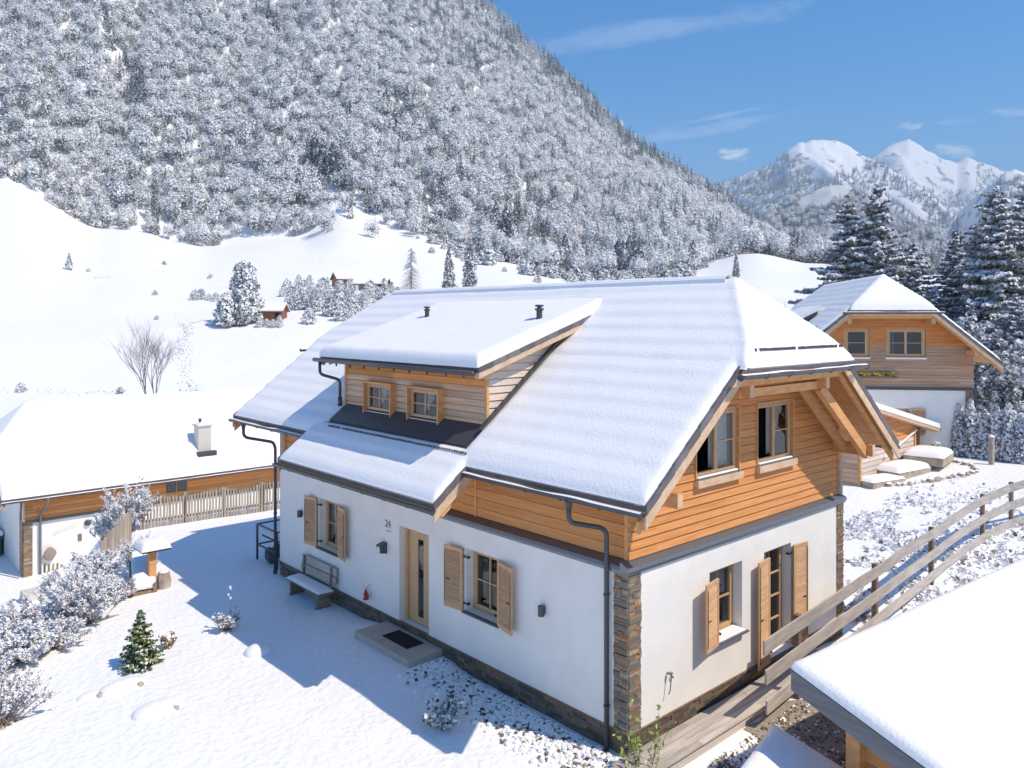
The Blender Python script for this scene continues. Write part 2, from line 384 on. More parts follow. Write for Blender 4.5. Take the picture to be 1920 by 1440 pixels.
def build_ground():
    th = []
    p = -900
    for p in np.arange(-900, 2901, 11): th.append(math.atan((p-PCX)/F))
    th = np.array(th); rest = np.linspace(th[-1], th[0]+2*math.pi, 60)[1:]
    th = np.concatenate([th, rest])
    r = np.concatenate([[.3], np.geomspace(2, 1300, 330), np.geomspace(1400, 9000, 14)])
    T, RR = np.meshgrid(th, r, indexing='ij')
    cx = np.sin(T)*RR; cy = np.cos(T)*RR
    X = CAM[0]+cx*0.7408233+cy*0.6717; Y = CAM[1]-cx*0.6717+cy*0.7408233
    o = grid_obj('snowy_ground', X, Y, terrain(X, Y), M_snowg)
    tag(o, kind='structure')
    m = MATS['snow_ground']; nt = m.node_tree
    # second, coarser bump for distance undulation
    tc = nt.nodes.new('ShaderNodeTexCoord'); nz = nt.nodes.new('ShaderNodeTexNoise'); nz.inputs['Scale'].default_value = .9; nz.inputs['Detail'].default_value = 3
    b = nt.nodes.new('ShaderNodeBump'); b.inputs['Strength'].default_value = .5; b.inputs['Distance'].default_value = .12
    nt.links.new(tc.outputs['Object'], nz.inputs[0]); nt.links.new(nz.outputs[0], b.inputs['Height'])
    old = [n for n in nt.nodes if n.type == 'BUMP' and n != b][0]; nt.links.new(b.outputs[0], old.inputs['Normal'])
build_ground()
# ------------------------------------------------------------------ building helpers
def roof_z(x, y, P, k=0.0):
    a = P['ze']+P['sl']*(x-(P['cx']-P['W'])); b = P['ze']+P['sl']*((P['cx']+P['W'])-x)
    c = P['hz']+P['hs']*(y-P['hy0']); d = P['hz']+P['hs']*(P['hy1']-y)
    if k <= 0: return np.minimum(np.minimum(a, b), np.minimum(c, d))
    s = np.exp(-a/k+5/k)+np.exp(-b/k+5/k)+np.exp(-c/k+5/k)+np.exp(-d/k+5/k)
    return -k*np.log(s)+5
def rect_d(X, Y, x0, x1, y0, y1): return np.minimum(np.minimum(X-x0, x1-X), np.minimum(Y-y0, y1-Y))
def lines(a, b, step, brk):
    L = list(np.arange(a, b+1e-6, step))
    for q in brk:
        L = [v for v in L if abs(v-q) > .16]
        L += [q+d for d in (-.14, -.09, -.05, -.02, 0, .02, .05, .09, .14)]
    L = [v for v in L if a-1e-6 <= v <= b+1e-6]
    return np.array(sorted(set(np.round(L, 4))))
def roof(root, P, t=.13, step=.08, bands=.006, seed=1, barge=M_barge, ext=None, hole=None, gut=True, ends=(1, 1), soff=M_beam):
    cx, W, y0, y1, hy0, hy1, hz, hs, ze, sl = [P[k] for k in ('cx', 'W', 'y0', 'y1', 'hy0', 'hy1', 'hz', 'hs', 'ze', 'sl')]
    xl, xr = cx-W, cx+W; zr = ze+sl*W
    hw = (hz-ze)/sl                        # x offset where the hip eave height is reached
    xh0 = xl+hw; xh1 = xr-hw
    zy = lambda y: hz+hs*(y-hy0) if y < (y0+y1)/2 else hz+hs*(hy1-y)
    ra = hy0+(zr-hz)/hs; rb = hy1-(zr-hz)/hs
    zk0 = zy(y0); xk0 = xl+(zk0-ze)/sl; zk1 = zy(y1); xk1 = xl+(zk1-ze)/sl
    mir = lambda x: 2*cx-x
    left = [(xl, y0, ze), (xk0, y0, zk0), (cx, ra, zr), (cx, rb, zr), (xk1, y1, zk1), (xl, y1, ze)]
    right = [(mir(x), y, z) for x, y, z in left]
    ha = [(xh0, hy0, hz), (xh1, hy0, hz), (mir(xk0), y0, zk0), (cx, ra, zr), (xk0, y0, zk0)]
    hb = [(xh0, hy1, hz), (xh1, hy1, hz), (mir(xk1), y1, zk1), (cx, rb, zr), (xk1, y1, zk1)]
    faces = [left, right, ha, hb]
    if ext: faces.append([(ext[0], ext[1], ze+sl*(ext[0]-xl)), (xl, ext[1], ze), (xl, ext[2], ze), (ext[0], ext[2], ze+sl*(ext[0]-xl))])
    mt = MB(); mw = MB()
    for f in faces:
        mt.prism(f, (0, 0, -.075), 0)
        mw.prism([(a, b, c-.078) for a, b, c in f], (0, 0, -.05), 0)
    mt.build('roof_tiles', [M_tile], root); mw.build('soffit_boards', [soff], root)
    # verge tiles + barge boards along the rakes
    vt = MB(); bb = MB(); r2 = MB()
    for ye, sgn, xk, zk in ((y0, -1, xk0, zk0), (y1, 1, xk1, zk1)):
        for side in (0, 1):
            vt.mark(); bb.mark(); r2.mark(); n = max(3, int((xk-xl)/.31))
            for i in range(n):
                a = i/n; b = (i+1)/n
                xa, xb = xl+(xk-xl)*a, xl+(xk-xl)*b; za, zb = ze+(zk-ze)*a, ze+(zk-ze)*b
                if side: xa, xb = mir(xa), mir(xb)
                o = V(xa, ye, za-.13+.012); d = V(xb-xa, 0, zb-za-.02)
                vt.obox(o, d, V(0, sgn*.035, 0), V(0, 0, .15), 0)
            xa, xb = (xl-.02, xk) if not side else (mir(xl-.02), mir(xk))
            dz = -.33; bb.obox(V(xa, ye-sgn*.004, ze+dz-.02*sl), V(xb-xa, 0, zk-ze+.02*sl), V(0, sgn*.03, 0), V(0, 0, .2), 0)
            r2.obox(V(xa, ye-sgn*.16, ze+dz-.09), V(xb-xa, 0, zk-ze), V(0, sgn*.07, 0), V(0, 0, .18), 0)
        bb.mark(); r2.mark()
        bb.box((xh0+.0, ye-sgn*.03, zk-.42), (xh1, ye, zk-.20), 0)
        r2.box((xh0+.12, ye-sgn*.15, zk-.52), (xh1-.12, ye-sgn*.08, zk-.30), 0)
    if ext:
        for ye, sgn in ((ext[1], -1), (ext[2], 1)):
            vt.mark(); bb.mark(); r2.mark(); n = 3; ea = ze+sl*(ext[0]-xl)
            for i in range(n):
                a, b = i/n, (i+1)/n; L_ = xl-ext[0]
                vt.obox(V(ext[0]+L_*a, ye, ea+L_*sl*a-.118), V(L_/n, 0, L_*sl/n-.015), V(0, sgn*.035, 0), V(0, 0, .15), 0)
            bb.obox(V(ext[0], ye-sgn*.004, ea-.34), V(xl-ext[0]+.25, 0, sl*(xl-ext[0]+.25)), V(0, sgn*.03, 0), V(0, 0, .21), 0)
            r2.obox(V(ext[0]+.25, ye-sgn*.14, ea-.30), V(xl-ext[0]+.5, 0, sl*(xl-ext[0]+.5)-.1), V(0, sgn*.07, 0), V(0, 0, .16), 0)
    vt.builds('verge_tiles', [M_tile], root); bb.builds('barge_board', [barge], root); r2.builds('rafter', [soff], root)
    # ---------------- snow
    tb = .0
    xs = lines(min(xl, ext[0] if ext else xl), xr, step, [xl, xr]+([ext[0]] if ext else [])+([xh0, xh1])+([hole[0], hole[1]] if hole else []))
    ys = lines(hy0, hy1, step*1.4, [y0, y1, hy0, hy1]+([ext[1], ext[2]] if ext else [])+([hole[2], hole[3]] if hole else []))
    X, Y = np.meshgrid(xs, ys, indexing='ij')
    d = rect_d(X, Y, xl, xr, y0, y1)
    d = np.maximum(d, rect_d(X, Y, xh0, xh1, hy0, y0+2)); d = np.maximum(d, rect_d(X, Y, xh0, xh1, y1-2, hy1))
    if ext: d = np.maximum(d, rect_d(X, Y, ext[0], xl+1.5, ext[1], ext[2]))
    if hole:
        hx0, hx1, ya, yb = hole; inside = np.minimum(np.minimum(X-hx0, hx1-X), np.minimum(Y-ya, yb-Y)); d = np.minimum(d, -inside)
    wob = vnoise(X, Y, .7, seed, 3)
    rr = .20; d = d-.035
    prof = np.sqrt(np.clip(1-(1-np.clip(d/rr, 0, 1))**2, 0, 1))
    th = (t*(1+.10*wob))*prof
    zr0 = roof_z(X, Y, P); zsm = roof_z(X, Y, P, .10)
    slope_face = roof_z(X, Y, P) < np.minimum(P['hz']+P['hs']*(Y-hy0), P['hz']+P['hs']*(hy1-Y))-.02
    s = np.abs(X-cx)
    ph = ((s+vnoise(X, Y, 2.0, seed+4, 2)*.025)/.335) % 1.0
    bw = bands*(1.4*np.where(ph < .72, ph/.72, (1-ph)/.28)-.7)*np.where(slope_face, 1, .1)*np.clip(d/.3, 0, 1)*(1+.35*vnoise(X, Y, 1.3, seed+9, 2))
    hdiff = np.minimum(P['ze']+P['sl']*(X-xl), P['ze']+P['sl']*(xr-X))-np.minimum(P['hz']+P['hs']*(Y-hy0), P['hz']+P['hs']*(hy1-Y))
    hipthick = .11*sm(hdiff/.22+.4)*np.clip(d/.3, 0, 1)
    Z = np.minimum(zr0, zsm+.05)+th+bw+hipthick+vnoise(X, Y, .25, seed+2, 2)*.004*prof
    fm = (d[:-1, :-1] >= -.046) & (d[1:, :-1] >= -.046) & (d[1:, 1:] >= -.046) & (d[:-1, 1:] >= -.046)
    grid_obj('roof_snow', X, Y, Z, M_snow, root, mask=fm)
    if gut:
        gt = MB(); sn = MB()
        def gutter(p0, p1, out, snowy=True):
            gt.mark(); sn.mark(); p0 = Vector(p0); p1 = Vector(p1); d_ = p1-p0; out = Vector(out); r = .068; n = 8
            prev = None
            for i in range(n+1):
                a = math.pi*i/n; o = out*(-math.cos(a)*r)+V(0, 0, -math.sin(a)*r)
                q = out*(-math.cos(a)*(r+.006))+V(0, 0, -math.sin(a)*(r+.006))
                if prev: gt.face([p0+prev[0], p1+prev[0], p1+o, p0+o], 0, .5); gt.face([p0+prev[1], p0+q, p1+q, p1+prev[1]], 0, .5)
                prev = (o, q)
            gt.tube([p0+out*r, p1+out*r], .011, 6, 0)
            k = int(d_.length/.75)
            for i in range(k+1):
                c = p0+d_*(i/max(k, 1)); gt.tube([c+out*(r+.012)+V(0, 0, .01), c+out*.045+V(0, 0, -.062), c+V(0, 0, -.085), c-out*.06+V(0, 0, -.05)], .011, 5, 1)
            for e in (p0, p1):
                gt.face([e+out*(-math.cos(math.pi*i/n)*r)+V(0, 0, -math.sin(math.pi*i/n)*r) for i in range(n+1)], 0, .5)
            if snowy:
                m_ = max(8, int(d_.length/.12)); top = []
                for i in range(m_+1):
                    f = i/m_; hgt = .012+.030*mnoise.noise(V(f*d_.length*1.1, seed, 0)); fr = .35+.65*max(0, min(1, .6+1.1*mnoise.noise(V(f*d_.length*.7, seed+5, 1))))
                    c = p0+d_*f; top.append([c+out*(r-.01)+V(0, 0, hgt-.005), c+out*(r*.2)+V(0, 0, hgt+.02*fr), c+out*(r*(1-1.9*fr))+V(0, 0, -.02+hgt), c+out*(r*.5)+V(0, 0, -.05)])
                for i in range(m_):
                    for j in range(3): sn.face([top[i][j], top[i+1][j], top[i+1][j+1], top[i][j+1]], 0)
        gz = -.10
        if ext:
            ea = ze+sl*(ext[0]-xl)
            gutter((xl-.05, y0+.02, ze+gz), (xl-.05, ext[1]-.02, ze+gz), (-1, 0, 0)); gutter((xl-.05, ext[2]+.03, ze+gz), (xl-.05, y1+.06, ze+gz), (-1, 0, 0))
            gutter((ext[0]-.05, ext[1]-.05, ea+gz), (ext[0]-.05, ext[2]+.05, ea+gz), (-1, 0, 0), False)
        else: gutter((xl-.05, y0-.05, ze+gz), (xl-.05, y1+.05, ze+gz), (-1, 0, 0))
        gutter((xr+.05, y0, ze+gz), (xr+.05, y1, ze+gz), (1, 0, 0))
        gutter((xh0-.3, hy0-.05, hz-.09), (xh1+.3, hy0-.05, hz-.09), (0, -1, 0)); gutter((xh0-.3, hy1+.05, hz-.09), (xh1+.3, hy1+.05, hz-.09), (0, 1, 0))
        gt.builds('gutter', [M_metal, M_metal], root)
        if sn.f: sn.builds('gutter_snow', [M_snow], root, smooth=True)
    return dict(xh0=xh0, xh1=xh1, zk0=zk0, ra=ra, zr=zr)

def clad(root, name, axis, pos, out, z0, z1, rng, m, holes=(), bh=.155, mats=None, pick=None, zskew=0):
    """horizontal boards on the plane axis=pos; rng(z)->(a,b); holes=(a0,a1,z0,z1)"""
    mb = MB(); z = z0; 
    P = (lambda a, d, zz: V(a, pos+out*d, zz)) if axis == 'y' else (lambda a, d, zz: V(pos+out*d, a, zz))
    while z < z1-.01:
        zt = min(z+bh, z1); a0, b0 = rng(z); a1, b1 = rng(zt-1e-4)
        cuts = sorted([(h[0], h[1], h[2], h[3]) for h in holes if h[2] < zt-.005 and h[3] > z+.005])
        # split rows at hole top/bottom by sub rows
        zz = sorted(set([z, zt]+[q for h in cuts for q in (h[2], h[3]) if z+.004 < q < zt-.004]))
        joints = sorted(random.uniform(min(a0, a1), max(b0, b1)) for _ in range(max(1, int((b0-a0)/5.5))))
        for zi in range(len(zz)-1):
            za, zb = zz[zi], zz[zi+1]; fa, fb = (za-z)/(zt-z), (zb-z)/(zt-z)
            xa0, xa1 = a0+(a1-a0)*fa, a0+(a1-a0)*fb; xb0, xb1 = b0+(b1-b0)*fa, b0+(b1-b0)*fb
            blk = [(h[0], h[1]) for h in cuts if h[2] < zb-.003 and h[3] > za+.003]
            segs = []; s0, s1 = xa0, xa1
            for h in blk:
                if h[0] > s0: segs.append((s0, s1, h[0], h[0]))
                s0 = s1 = h[1]
            segs.append((s0, s1, xb0, xb1))
            for (p0, p1, q0, q1) in segs:
                if max(q0, q1)-min(p0, p1) < .01: continue
                js = [j for j in joints if max(p0, p1)+.2 < j < min(q0, q1)-.2]
                pts = [(p0, p1)]+[(j, j) for j in js]+[(q0, q1)]
                for k in range(len(pts)-1):
                    A0, A1 = pts[k]; B0, B1 = pts[k+1]; sk = .0015 if k else 0
                    r = (hash((round(z, 2), k, name)) % 997)/997.
                    da, db = .032-.024*fa, .032-.024*fb
                    mi = pick(z, random.random()) if pick else 0
                    g = .019 if zi == 0 else 0; e = min(1, g/(zb-za)); C0, D0 = A0+(A1-A0)*e, B0+(B1-B0)*e
                    mb.face([P(C0+sk, da, za+g), P(D0-sk, da, za+g), P(B1-sk, db, zb), P(A1+sk, db, zb)], mi, r)
                    if zi == 0:
                        mb.face([P(C0+sk, -.014, za+g), P(D0-sk, -.014, za+g), P(D0-sk, da, za+g), P(C0+sk, da, za+g)], mi, r)
                        mb.face([P(A0+sk, -.014, za), P(B0-sk, -.014, za), P(D0-sk, -.014, za+g), P(C0+sk, -.014, za+g)], mi, r)
                    if zi == len(zz)-2: mb.face([P(A1+sk, db, zb), P(B1-sk, db, zb), P(B1-sk, -.014, zb), P(A1+sk, -.014, zb)], mi, r)
        z = zt
    return mb.build(name, mats or [m], root)

def wall(root, name, O, Uv, Nv, w, h, holes, m, depth=.22, top=None, mb=None, build=True):
    """flat wall with rectangular openings (u0,u1,z0,z1) and reveals going inwards"""
    O = Vector(O); Uv = Vector(Uv); Nv = Vector(Nv); mb = mb or MB()
    us = sorted(set([0, w]+[q for hh in holes for q in hh[:2]])); zs = sorted(set([0, h]+[q for hh in holes for q in hh[2:4]]))
    P = lambda u, z, d=0: O+Uv*u+V(0, 0, z)-Nv*d
    for i in range(len(us)-1):
        for j in range(len(zs)-1):
            um = (us[i]+us[i+1])/2; zm = (zs[j]+zs[j+1])/2
            if any(hh[0] < um < hh[1] and hh[2] < zm < hh[3] for hh in holes): continue
            mb.face([P(us[i], zs[j]), P(us[i+1], zs[j]), P(us[i+1], zs[j+1]), P(us[i], zs[j+1])], 0, .5)
    for (a, b, c, d) in [hh[:4] for hh in holes]:
        for q in ([P(a, c), P(a, d), P(a, d, depth), P(a, c, depth)], [P(b, c), P(b, d), P(b, d, depth), P(b, c, depth)],
                  [P(a, d), P(b, d), P(b, d, depth), P(a, d, depth)], [P(a, c), P(b, c), P(b, c, depth), P(a, c, depth)]): mb.face(q, 0, .5)
    return mb.build(name, [m], root) if build else mb

def window(root, O, Uv, Nv, w, h, rec=.12, sash=1, rows=2, cols=2, sill=M_sillg, sillout=.12, curtain=0, fr=.075, fmat=M_frame, label=None, openleft=False, snowsill=False, silld=.03):
    O = Vector(O); Uv = Vector(Uv); Nv = Vector(Nv); Z = V(0, 0, 1)
    mb = MB(); B = O-Nv*rec
    def bar(u0, u1, z0, z1, d0, d1, mm=mb): mm.obox(B+Uv*u0+Z*z0+Nv*d0, Uv*(u1-u0), Nv*(d1-d0), Z*(z1-z0))
    bar(0, fr, 0, h, -.07, 0); bar(w-fr, w, 0, h, -.07, 0); bar(fr, w-fr, h-fr, h, -.07, 0); bar(fr, w-fr, 0, fr, -.07, 0)
    iw = w-2*fr; sw = iw/sash; sf = .05; panes = []
    for s in range(sash):
        a = fr+s*sw; b = a+sw
        bar(a, a+sf, fr, h-fr, -.05, .012); bar(b-sf, b, fr, h-fr, -.05, .012); bar(a+sf, b-sf, h-fr-sf, h-fr, -.05, .012); bar(a+sf, b-sf, fr, fr+sf, -.05, .012)
        if openleft and s == 0: continue
        for c in range(1, cols): u = a+sf+(sw-2*sf)*c/cols; bar(u-.013, u+.013, fr+sf, h-fr-sf, -.03, .008)
        for r_ in range(1, rows): z = fr+sf+(h-2*fr-2*sf)*r_/rows; bar(a+sf, b-sf, z-.013, z+.013, -.03, .009)
        panes.append((a+sf, b-sf))
    wo = mb.build('window', [fmat], root)
    if label: wo['label'] = label
    g = MB()
    for a, b in panes: g.face([B+Uv*a+Z*(fr+sf)-Nv*.02, B+Uv*b+Z*(fr+sf)-Nv*.02, B+Uv*b+Z*(h-fr-sf)-Nv*.02, B+Uv*a+Z*(h-fr-sf)-Nv*.02])
    if g.f: g.build('pane', [M_glass], wo)
    if sill is not None:
        s = MB(); s.obox(O-Nv*rec-Uv*.03-Z*(silld+.002), Uv*(w+.06), Nv*(rec+sillout), Z*silld); s.build('sill', [sill], wo)
        if snowsill:
            s = MB(); s.obox(O-Nv*(rec-.02)+Uv*.04+Z*.0015, Uv*(w-.08), Nv*(rec+sillout-.05), Z*.035); s.build('sill_snow', [M_snow], wo, bevel=.012)
    # interior: dark niche and curtains
    n = MB(); q = B-Nv*.075; dd = .6
    P = lambda u, z, d: q+Uv*u+Z*z-Nv*d
    n.face([P(-.1, -.1, dd), P(w+.1, -.1, dd), P(w+.1, h+.1, dd), P(-.1, h+.1, dd)])
    for e in ([P(-.1, -.1, 0), P(-.1, h+.1, 0), P(-.1, h+.1, dd), P(-.1, -.1, dd)], [P(w+.1, -.1, 0), P(w+.1, h+.1, 0), P(w+.1, h+.1, dd), P(w+.1, -.1, dd)],
              [P(-.1, -.1, 0), P(w+.1, -.1, 0), P(w+.1, -.1, dd), P(-.1, -.1, dd)], [P(-.1, h+.1, 0), P(w+.1, h+.1, 0), P(w+.1, h+.1, dd), P(-.1, h+.1, dd)]): n.face(e)
    n.build('interior', [M_dark], wo)
    if curtain:
        c = MB()
        def drape(u0, u1, shape, mi=0):
            k = 14; cols_ = []
            for i in range(k+1):
                u = u0+(u1-u0)*i/k; wv = .03*math.sin(i*2.3)+.015*math.sin(i*5.1)
                zb = fr+.04+shape(i/k)*(h-2*fr)
                cols_.append((P(u, zb, .10+wv), P(u, h-fr, .10+wv*.6)))
            for i in range(k): c.face([cols_[i][0], cols_[i+1][0], cols_[i+1][1], cols_[i][1]], mi)
        for (u0, u1, kind, mi) in curtain:
            drape(u0*w, u1*w, {'full': lambda t: 0, 'l': lambda t: t**1.5*.9, 'r': lambda t: (1-t)**1.5*.9, 'half': lambda t: .45}[kind], mi)
        c.build('curtain', [M_curt, M_curtg], wo, smooth=True)
    return wo

def shutter(root, H, Uv, Nv, w, h, ang, mids=0, latch=True, solidbottom=0, label=None):
    """H: hinge bottom corner; opened leaf runs along Uv turned by ang out of the wall"""
    H = Vector(H); Uv = Vector(Uv); Nv = Vector(Nv); Z = V(0, 0, 1)
    D = (Uv*math.cos(ang)+Nv*math.sin(ang)).normalized(); T = (Nv*math.cos(ang)-Uv*math.sin(ang)).normalized()
    f = MB(); st = .065; th = .035
    bar = lambda u0, u1, z0, z1, t0=0, t1=th, mm=f: mm.obox(H+D*u0+Z*z0+T*t0, D*(u1-u0), T*(t1-t0), Z*(z1-z0))
    bar(0, st, 0, h); bar(w-st, w, 0, h); bar(st, w-st, 0, .085+solidbottom); bar(st, w-st, h-.075, h)
    zs = [.085+solidbottom, h-.075]
    if mids: zm = h*.56; bar(st, w-st, zm-.035, zm+.035); zs = [.085+solidbottom, zm-.035, zm+.035, h-.075]
    so = f.build('shutter', [M_shut], root)
    if label: so['label'] = label
    s = MB()
    for k in range(0, len(zs), 2):
        n = int((zs[k+1]-zs[k])/.042); dz = (zs[k+1]-zs[k])/n
        for i in range(n):
            z = zs[k]+dz*i
            s.obox(H+D*st+Z*(z+.002)+T*(th*.95), D*(w-2*st), -T*(th*.75)+Z*(dz*.85), Z*.007+T*.003)
    s.build('louvres', [M_shut], so)
    b = MB()
    for z in (.16, h-.16):
        b.obox(H+Z*(z-.015)-D*.14+T*(-.012), D*.30, T*.01, Z*.03); b.obox(H-D*.14+Z*(z-.02)-T*.06, D*.03, T*.075, Z*.04)
        if mids: pass
    if latch: b.obox(H+D*(w-.16)+Z*(h*.45)+T*(th+.002), D*.09, T*.012, Z*.02); b.tube([H+D*(w-.03)+Z*.1+T*(th+.008), H+D*(w-.03)+Z*(h-.1)+T*(th+.008)], .006, 5)
    b.build('hinge', [M_black], so)
    return so
def bend(pts, rad=.1, n=6):
    out = [Vector(pts[0])]; pts = [Vector(p) for p in pts]
    for i in range(1, len(pts)-1):
        a, b, c = pts[i-1], pts[i], pts[i+1]; r1 = min(rad, (a-b).length*.48, (c-b).length*.48)
        p = b+(a-b).normalized()*r1; q = b+(c-b).normalized()*r1
        for k in range(n+1): t = k/n; out.append(p*(1-t)**2+b*2*t*(1-t)+q*t*t)
    out.append(pts[-1]); return out
def stones(root, name, areas, seed=3, hmin=.03, hmax=.07, lmin=.09, lmax=.32, m=None):
    """areas: (O, U, N, w, z0, z1)"""
    rs = random.Random(seed); mb = MB()
    for O, Uv, Nv, w, z0, z1 in areas:
        mb.mark(); O = Vector(O); Uv = Vector(Uv); Nv = Vector(Nv); z = z0
        while z < z1-.005:
            h = min(rs.uniform(hmin, hmax), z1-z); u = 0
            while u < w-.005:
                l = min(rs.uniform(lmin, lmax), w-u)
                if w-u-l < .04: l = w-u
                d = rs.uniform(.008, .035)
                mb.obox(O+Uv*(u+.002)+V(0, 0, z+.002)-Nv*.03, Uv*(l-.004), Nv*(.03+d), V(0, 0, h-.004), 0, rs.random()); u += l
            z += h
    return mb.builds(name, [m or M_stone], root)

# ------------------------------------------------------------------ the chalet in front
def main_house():
    root = thing('chalet', (0, 0, 0), 'large white chalet in front with orange timber gable and long snow-covered dormer', 'house')
    X_, Y_, Z_ = V(1, 0, 0), V(0, 1, 0), V(0, 0, 1); NL = V(-1, 0, 0); NG = V(0, -1, 0)
    LW, GW, Hh = 12.5, 7.6, 2.62
    # plaster walls
    hl = [(9.2, 10.25, .88, 2.14), (3.15, 4.2, .88, 2.14), (5.47, 6.585, .0, 2.13)]
    mb = MB()
    wall(root, '', (0, 0, 0), Y_, NL, LW, Hh+.08, hl, M_plaster, mb=mb, build=False)
    hg = [(2.31, 3.40, .84, 2.14), (4.2, 5.26, .0, 2.13)]
    wall(root, '', (0, 0, 0), X_, NG, GW, Hh+.08, hg, M_plaster, mb=mb, build=False)
    wall(root, '', (GW, 0, 0), Y_, X_, LW, Hh+1.2, [], M_plaster, mb=mb, build=False)
    wall(root, '', (0, LW, 0), X_, Y_, GW, 4.3, [], M_plaster, mb=mb, build=False)
    mb.face([(0, 0, Hh+.08), (GW, 0, Hh+.08), (GW, LW, Hh+.08), (0, LW, Hh+.08)])
    mb.face([(0.02, 0.02, 0.004), (GW, 0.02, 0.004), (GW, LW, 0.004), (0.02, LW, 0.004)])
    mb.build('plaster_wall', [M_plaster], root)
    # plinth
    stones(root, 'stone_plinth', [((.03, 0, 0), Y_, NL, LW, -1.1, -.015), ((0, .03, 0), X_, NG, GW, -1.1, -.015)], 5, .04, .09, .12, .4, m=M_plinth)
    ln = MB(); ln.box((-.012, -.012, -.03), (GW, .03, 0)); ln.box((-.012, .03, -.03), (.03, LW, 0)); ln.build('base_rail', [M_bench], root)
    # stone corners
    stones(root, 'stone_corner', [((0, 0, 0), X_, NG, .31, .0, 2.58), ((0, 0, 0), Y_, NL, .295, .0, 2.58), ((GW-.31, 0, 0), X_, NG, .31, 0, 2.58), ((GW, 0, 0), Y_, X_, .3, 0, 2.58)], 9)
    # band flashing
    fl = MB()
    fl.prism([(-.07, -.07, 2.66), (-.07, .12, 2.66), (-.07, .12, 2.80), (-.07, -.05, 2.72)], (GW+.14, 0, 0))
    fl.box((-.05, -.045, 2.60), (GW+.05, 0.02, 2.658)); fl.prism([(-.07, 0.121, 2.66), (.15, .121, 2.66), (.15, .121, 2.80), (-.05, .121, 2.72)], (0, LW, 0)); fl.box((-.045, 0.03, 2.60), (.02, LW, 2.658))
    fl.build('flashing_band', [M_zinc], root)
    # roof
    P = dict(cx=3.83, W=4.53, y0=-.9, y1=14.0, hy0=-1.1, hy1=14.1, hz=5.92, hs=1.0, ze=3.98, sl=.78)
    roof(root, P, t=.105, step=.06, ext=(-1.45, 3.35, 9.6), hole=(-.36, 2.4, 3.74, 9.1), seed=2, bands=.021)
    zt = lambda x: min(3.98+.78*(x+.7), 3.98+.78*(8.36-x))
    # ridge cap of snow
    rc = MB()
    n = 60
    prevr = None
    for i in range(n+1):
        y = .55+(12.45-.55)*i/n; hgt = .17+.02*mnoise.noise(V(y*.9, 3, 1)); ring = []
        for k in range(7):
            a = math.pi*k/6; ring.append(V(3.83-math.cos(a)*.17, y, 7.49+math.sin(a)*hgt))
        if prevr:
            for k in range(6): rc.face([prevr[k], ring[k], ring[k+1], prevr[k+1]])
        prevr = ring
    rc.build('ridge_snow', [M_snow], root, smooth=True)
    # gable cladding
    def rg(z):
        u = (z+.18-3.98)/.78-.7; lo = max(.1, u); return (lo, 7.66-lo)
    wx = [(1.96, 3.42, 3.76, 5.11), (4.04, 5.50, 3.76, 5.11)]
    clad(root, 'timber_gable', 'y', .1, -1, 2.78, 6.12, rg, M_wood_x, wx, bh=.152)
    hz_ = lambda z: (0.12, LW-.1)
    clad(root, 'timber_side', 'x', .15, -1, 2.78, 4.52, hz_, M_wood_y, [], bh=.19)
    tr = MB(); tr.box((.085, .085, 2.79), (.16, .155, 4.35)); tr.mark(); tr.box((7.5, .06, 2.79), (7.58, .13, 4.3)); tr.mark(); tr.box((.11, 4.02, 2.79), (.155, 4.08, 4.3)); tr.mark(); tr.box((.09, LW-.14, 2.79), (.2, LW-.06, 4.35)); tr.builds('corner_trim', [M_beam], root)
    bk = MB(); bk.face([(7.58, .1, 2.7), (7.58, LW, 2.7), (7.58, LW, 4.3), (7.58, .1, 4.3)]); bk.build('timber_rear', [M_wood_y], root)
    # purlins and knee braces under the gable roof
    for x, z in ((.30, 4.02), (7.36, 4.02), (2.42, 5.62), (5.24, 5.62)):
        pu = MB(); pu.box((x-.075, -.80, z-.24), (x+.075, .1, z)); pu.build('purlin', [M_beam], root)
        e = MB(); e.box((x-.066, -.806, z-.23), (x+.066, -.802, z-.01)); e.build('purlin_end', [M_barge], root)
    br = MB(); br.beam((5.24, -.62, 5.40), (7.36, -.62, 3.80), .12, .2); br.build('knee_brace', [M_beam], root)
    br = MB(); br.beam((5.0, -.25, 5.55), (7.1, -.25, 3.95), .10, .18); br.build('knee_brace', [M_beam], root)
    cb = MB(); cb.box((2.3, -.62, 5.36), (5.35, -.5, 5.52)); cb.build('collar_beam', [M_beam], root)
    # upper windows
    for i, (a, b, c, d) in enumerate(wx):
        rv = MB()
        for q in ((a, a+.03), (b-.03, b)): rv.box((q[0], .05, c), (q[1], .20, d))
        rv.box((a+.03, .05, d-.03), (b-.03, .20, d)); rv.build('window_casing', [M_beam], root)
        window(root, (a+.03, .08, c+.11), X_, NG, b-a-.06, d-c-.14, rec=.05, fr=.05, sash=2, rows=2, cols=1, sill=M_sillg, sillout=.06, openleft=True, curtain=[(.52, .97, 'l' if i else 'full', 0), (.03, .2, 'full', 1)], snowsill=True, fmat=M_frame)
        sb = MB(); sb.box((a-.02, -.02, c-.04), (b+.02, .1, c+.09)); sb.build('sill_board', [M_barge], root, bevel=.006)
    # lower gable windows
    window(root, (2.31, 0, .84), X_, NG, 1.09, 1.30, rec=.20, sash=1, rows=2, cols=2, curtain=[(0, 1, 'half', 0)], snowsill=True, sillout=.14)
    window(root, (4.2, 0, .0), X_, NG, 1.06, 2.13, rec=.2, sash=1, rows=4, cols=2, curtain=[(0, .5, 'full', 1)], sillout=.1, snowsill=True, label='tall glazed garden door')
    shutter(root, (2.38, -.12, .84), -X_, NG, .52, 1.22, R(10), label='louvred shutter standing off the wall')
    shutter(root, (4.26, -.07, -.04), -X_, NG, .50, 2.08, R(6), mids=1)
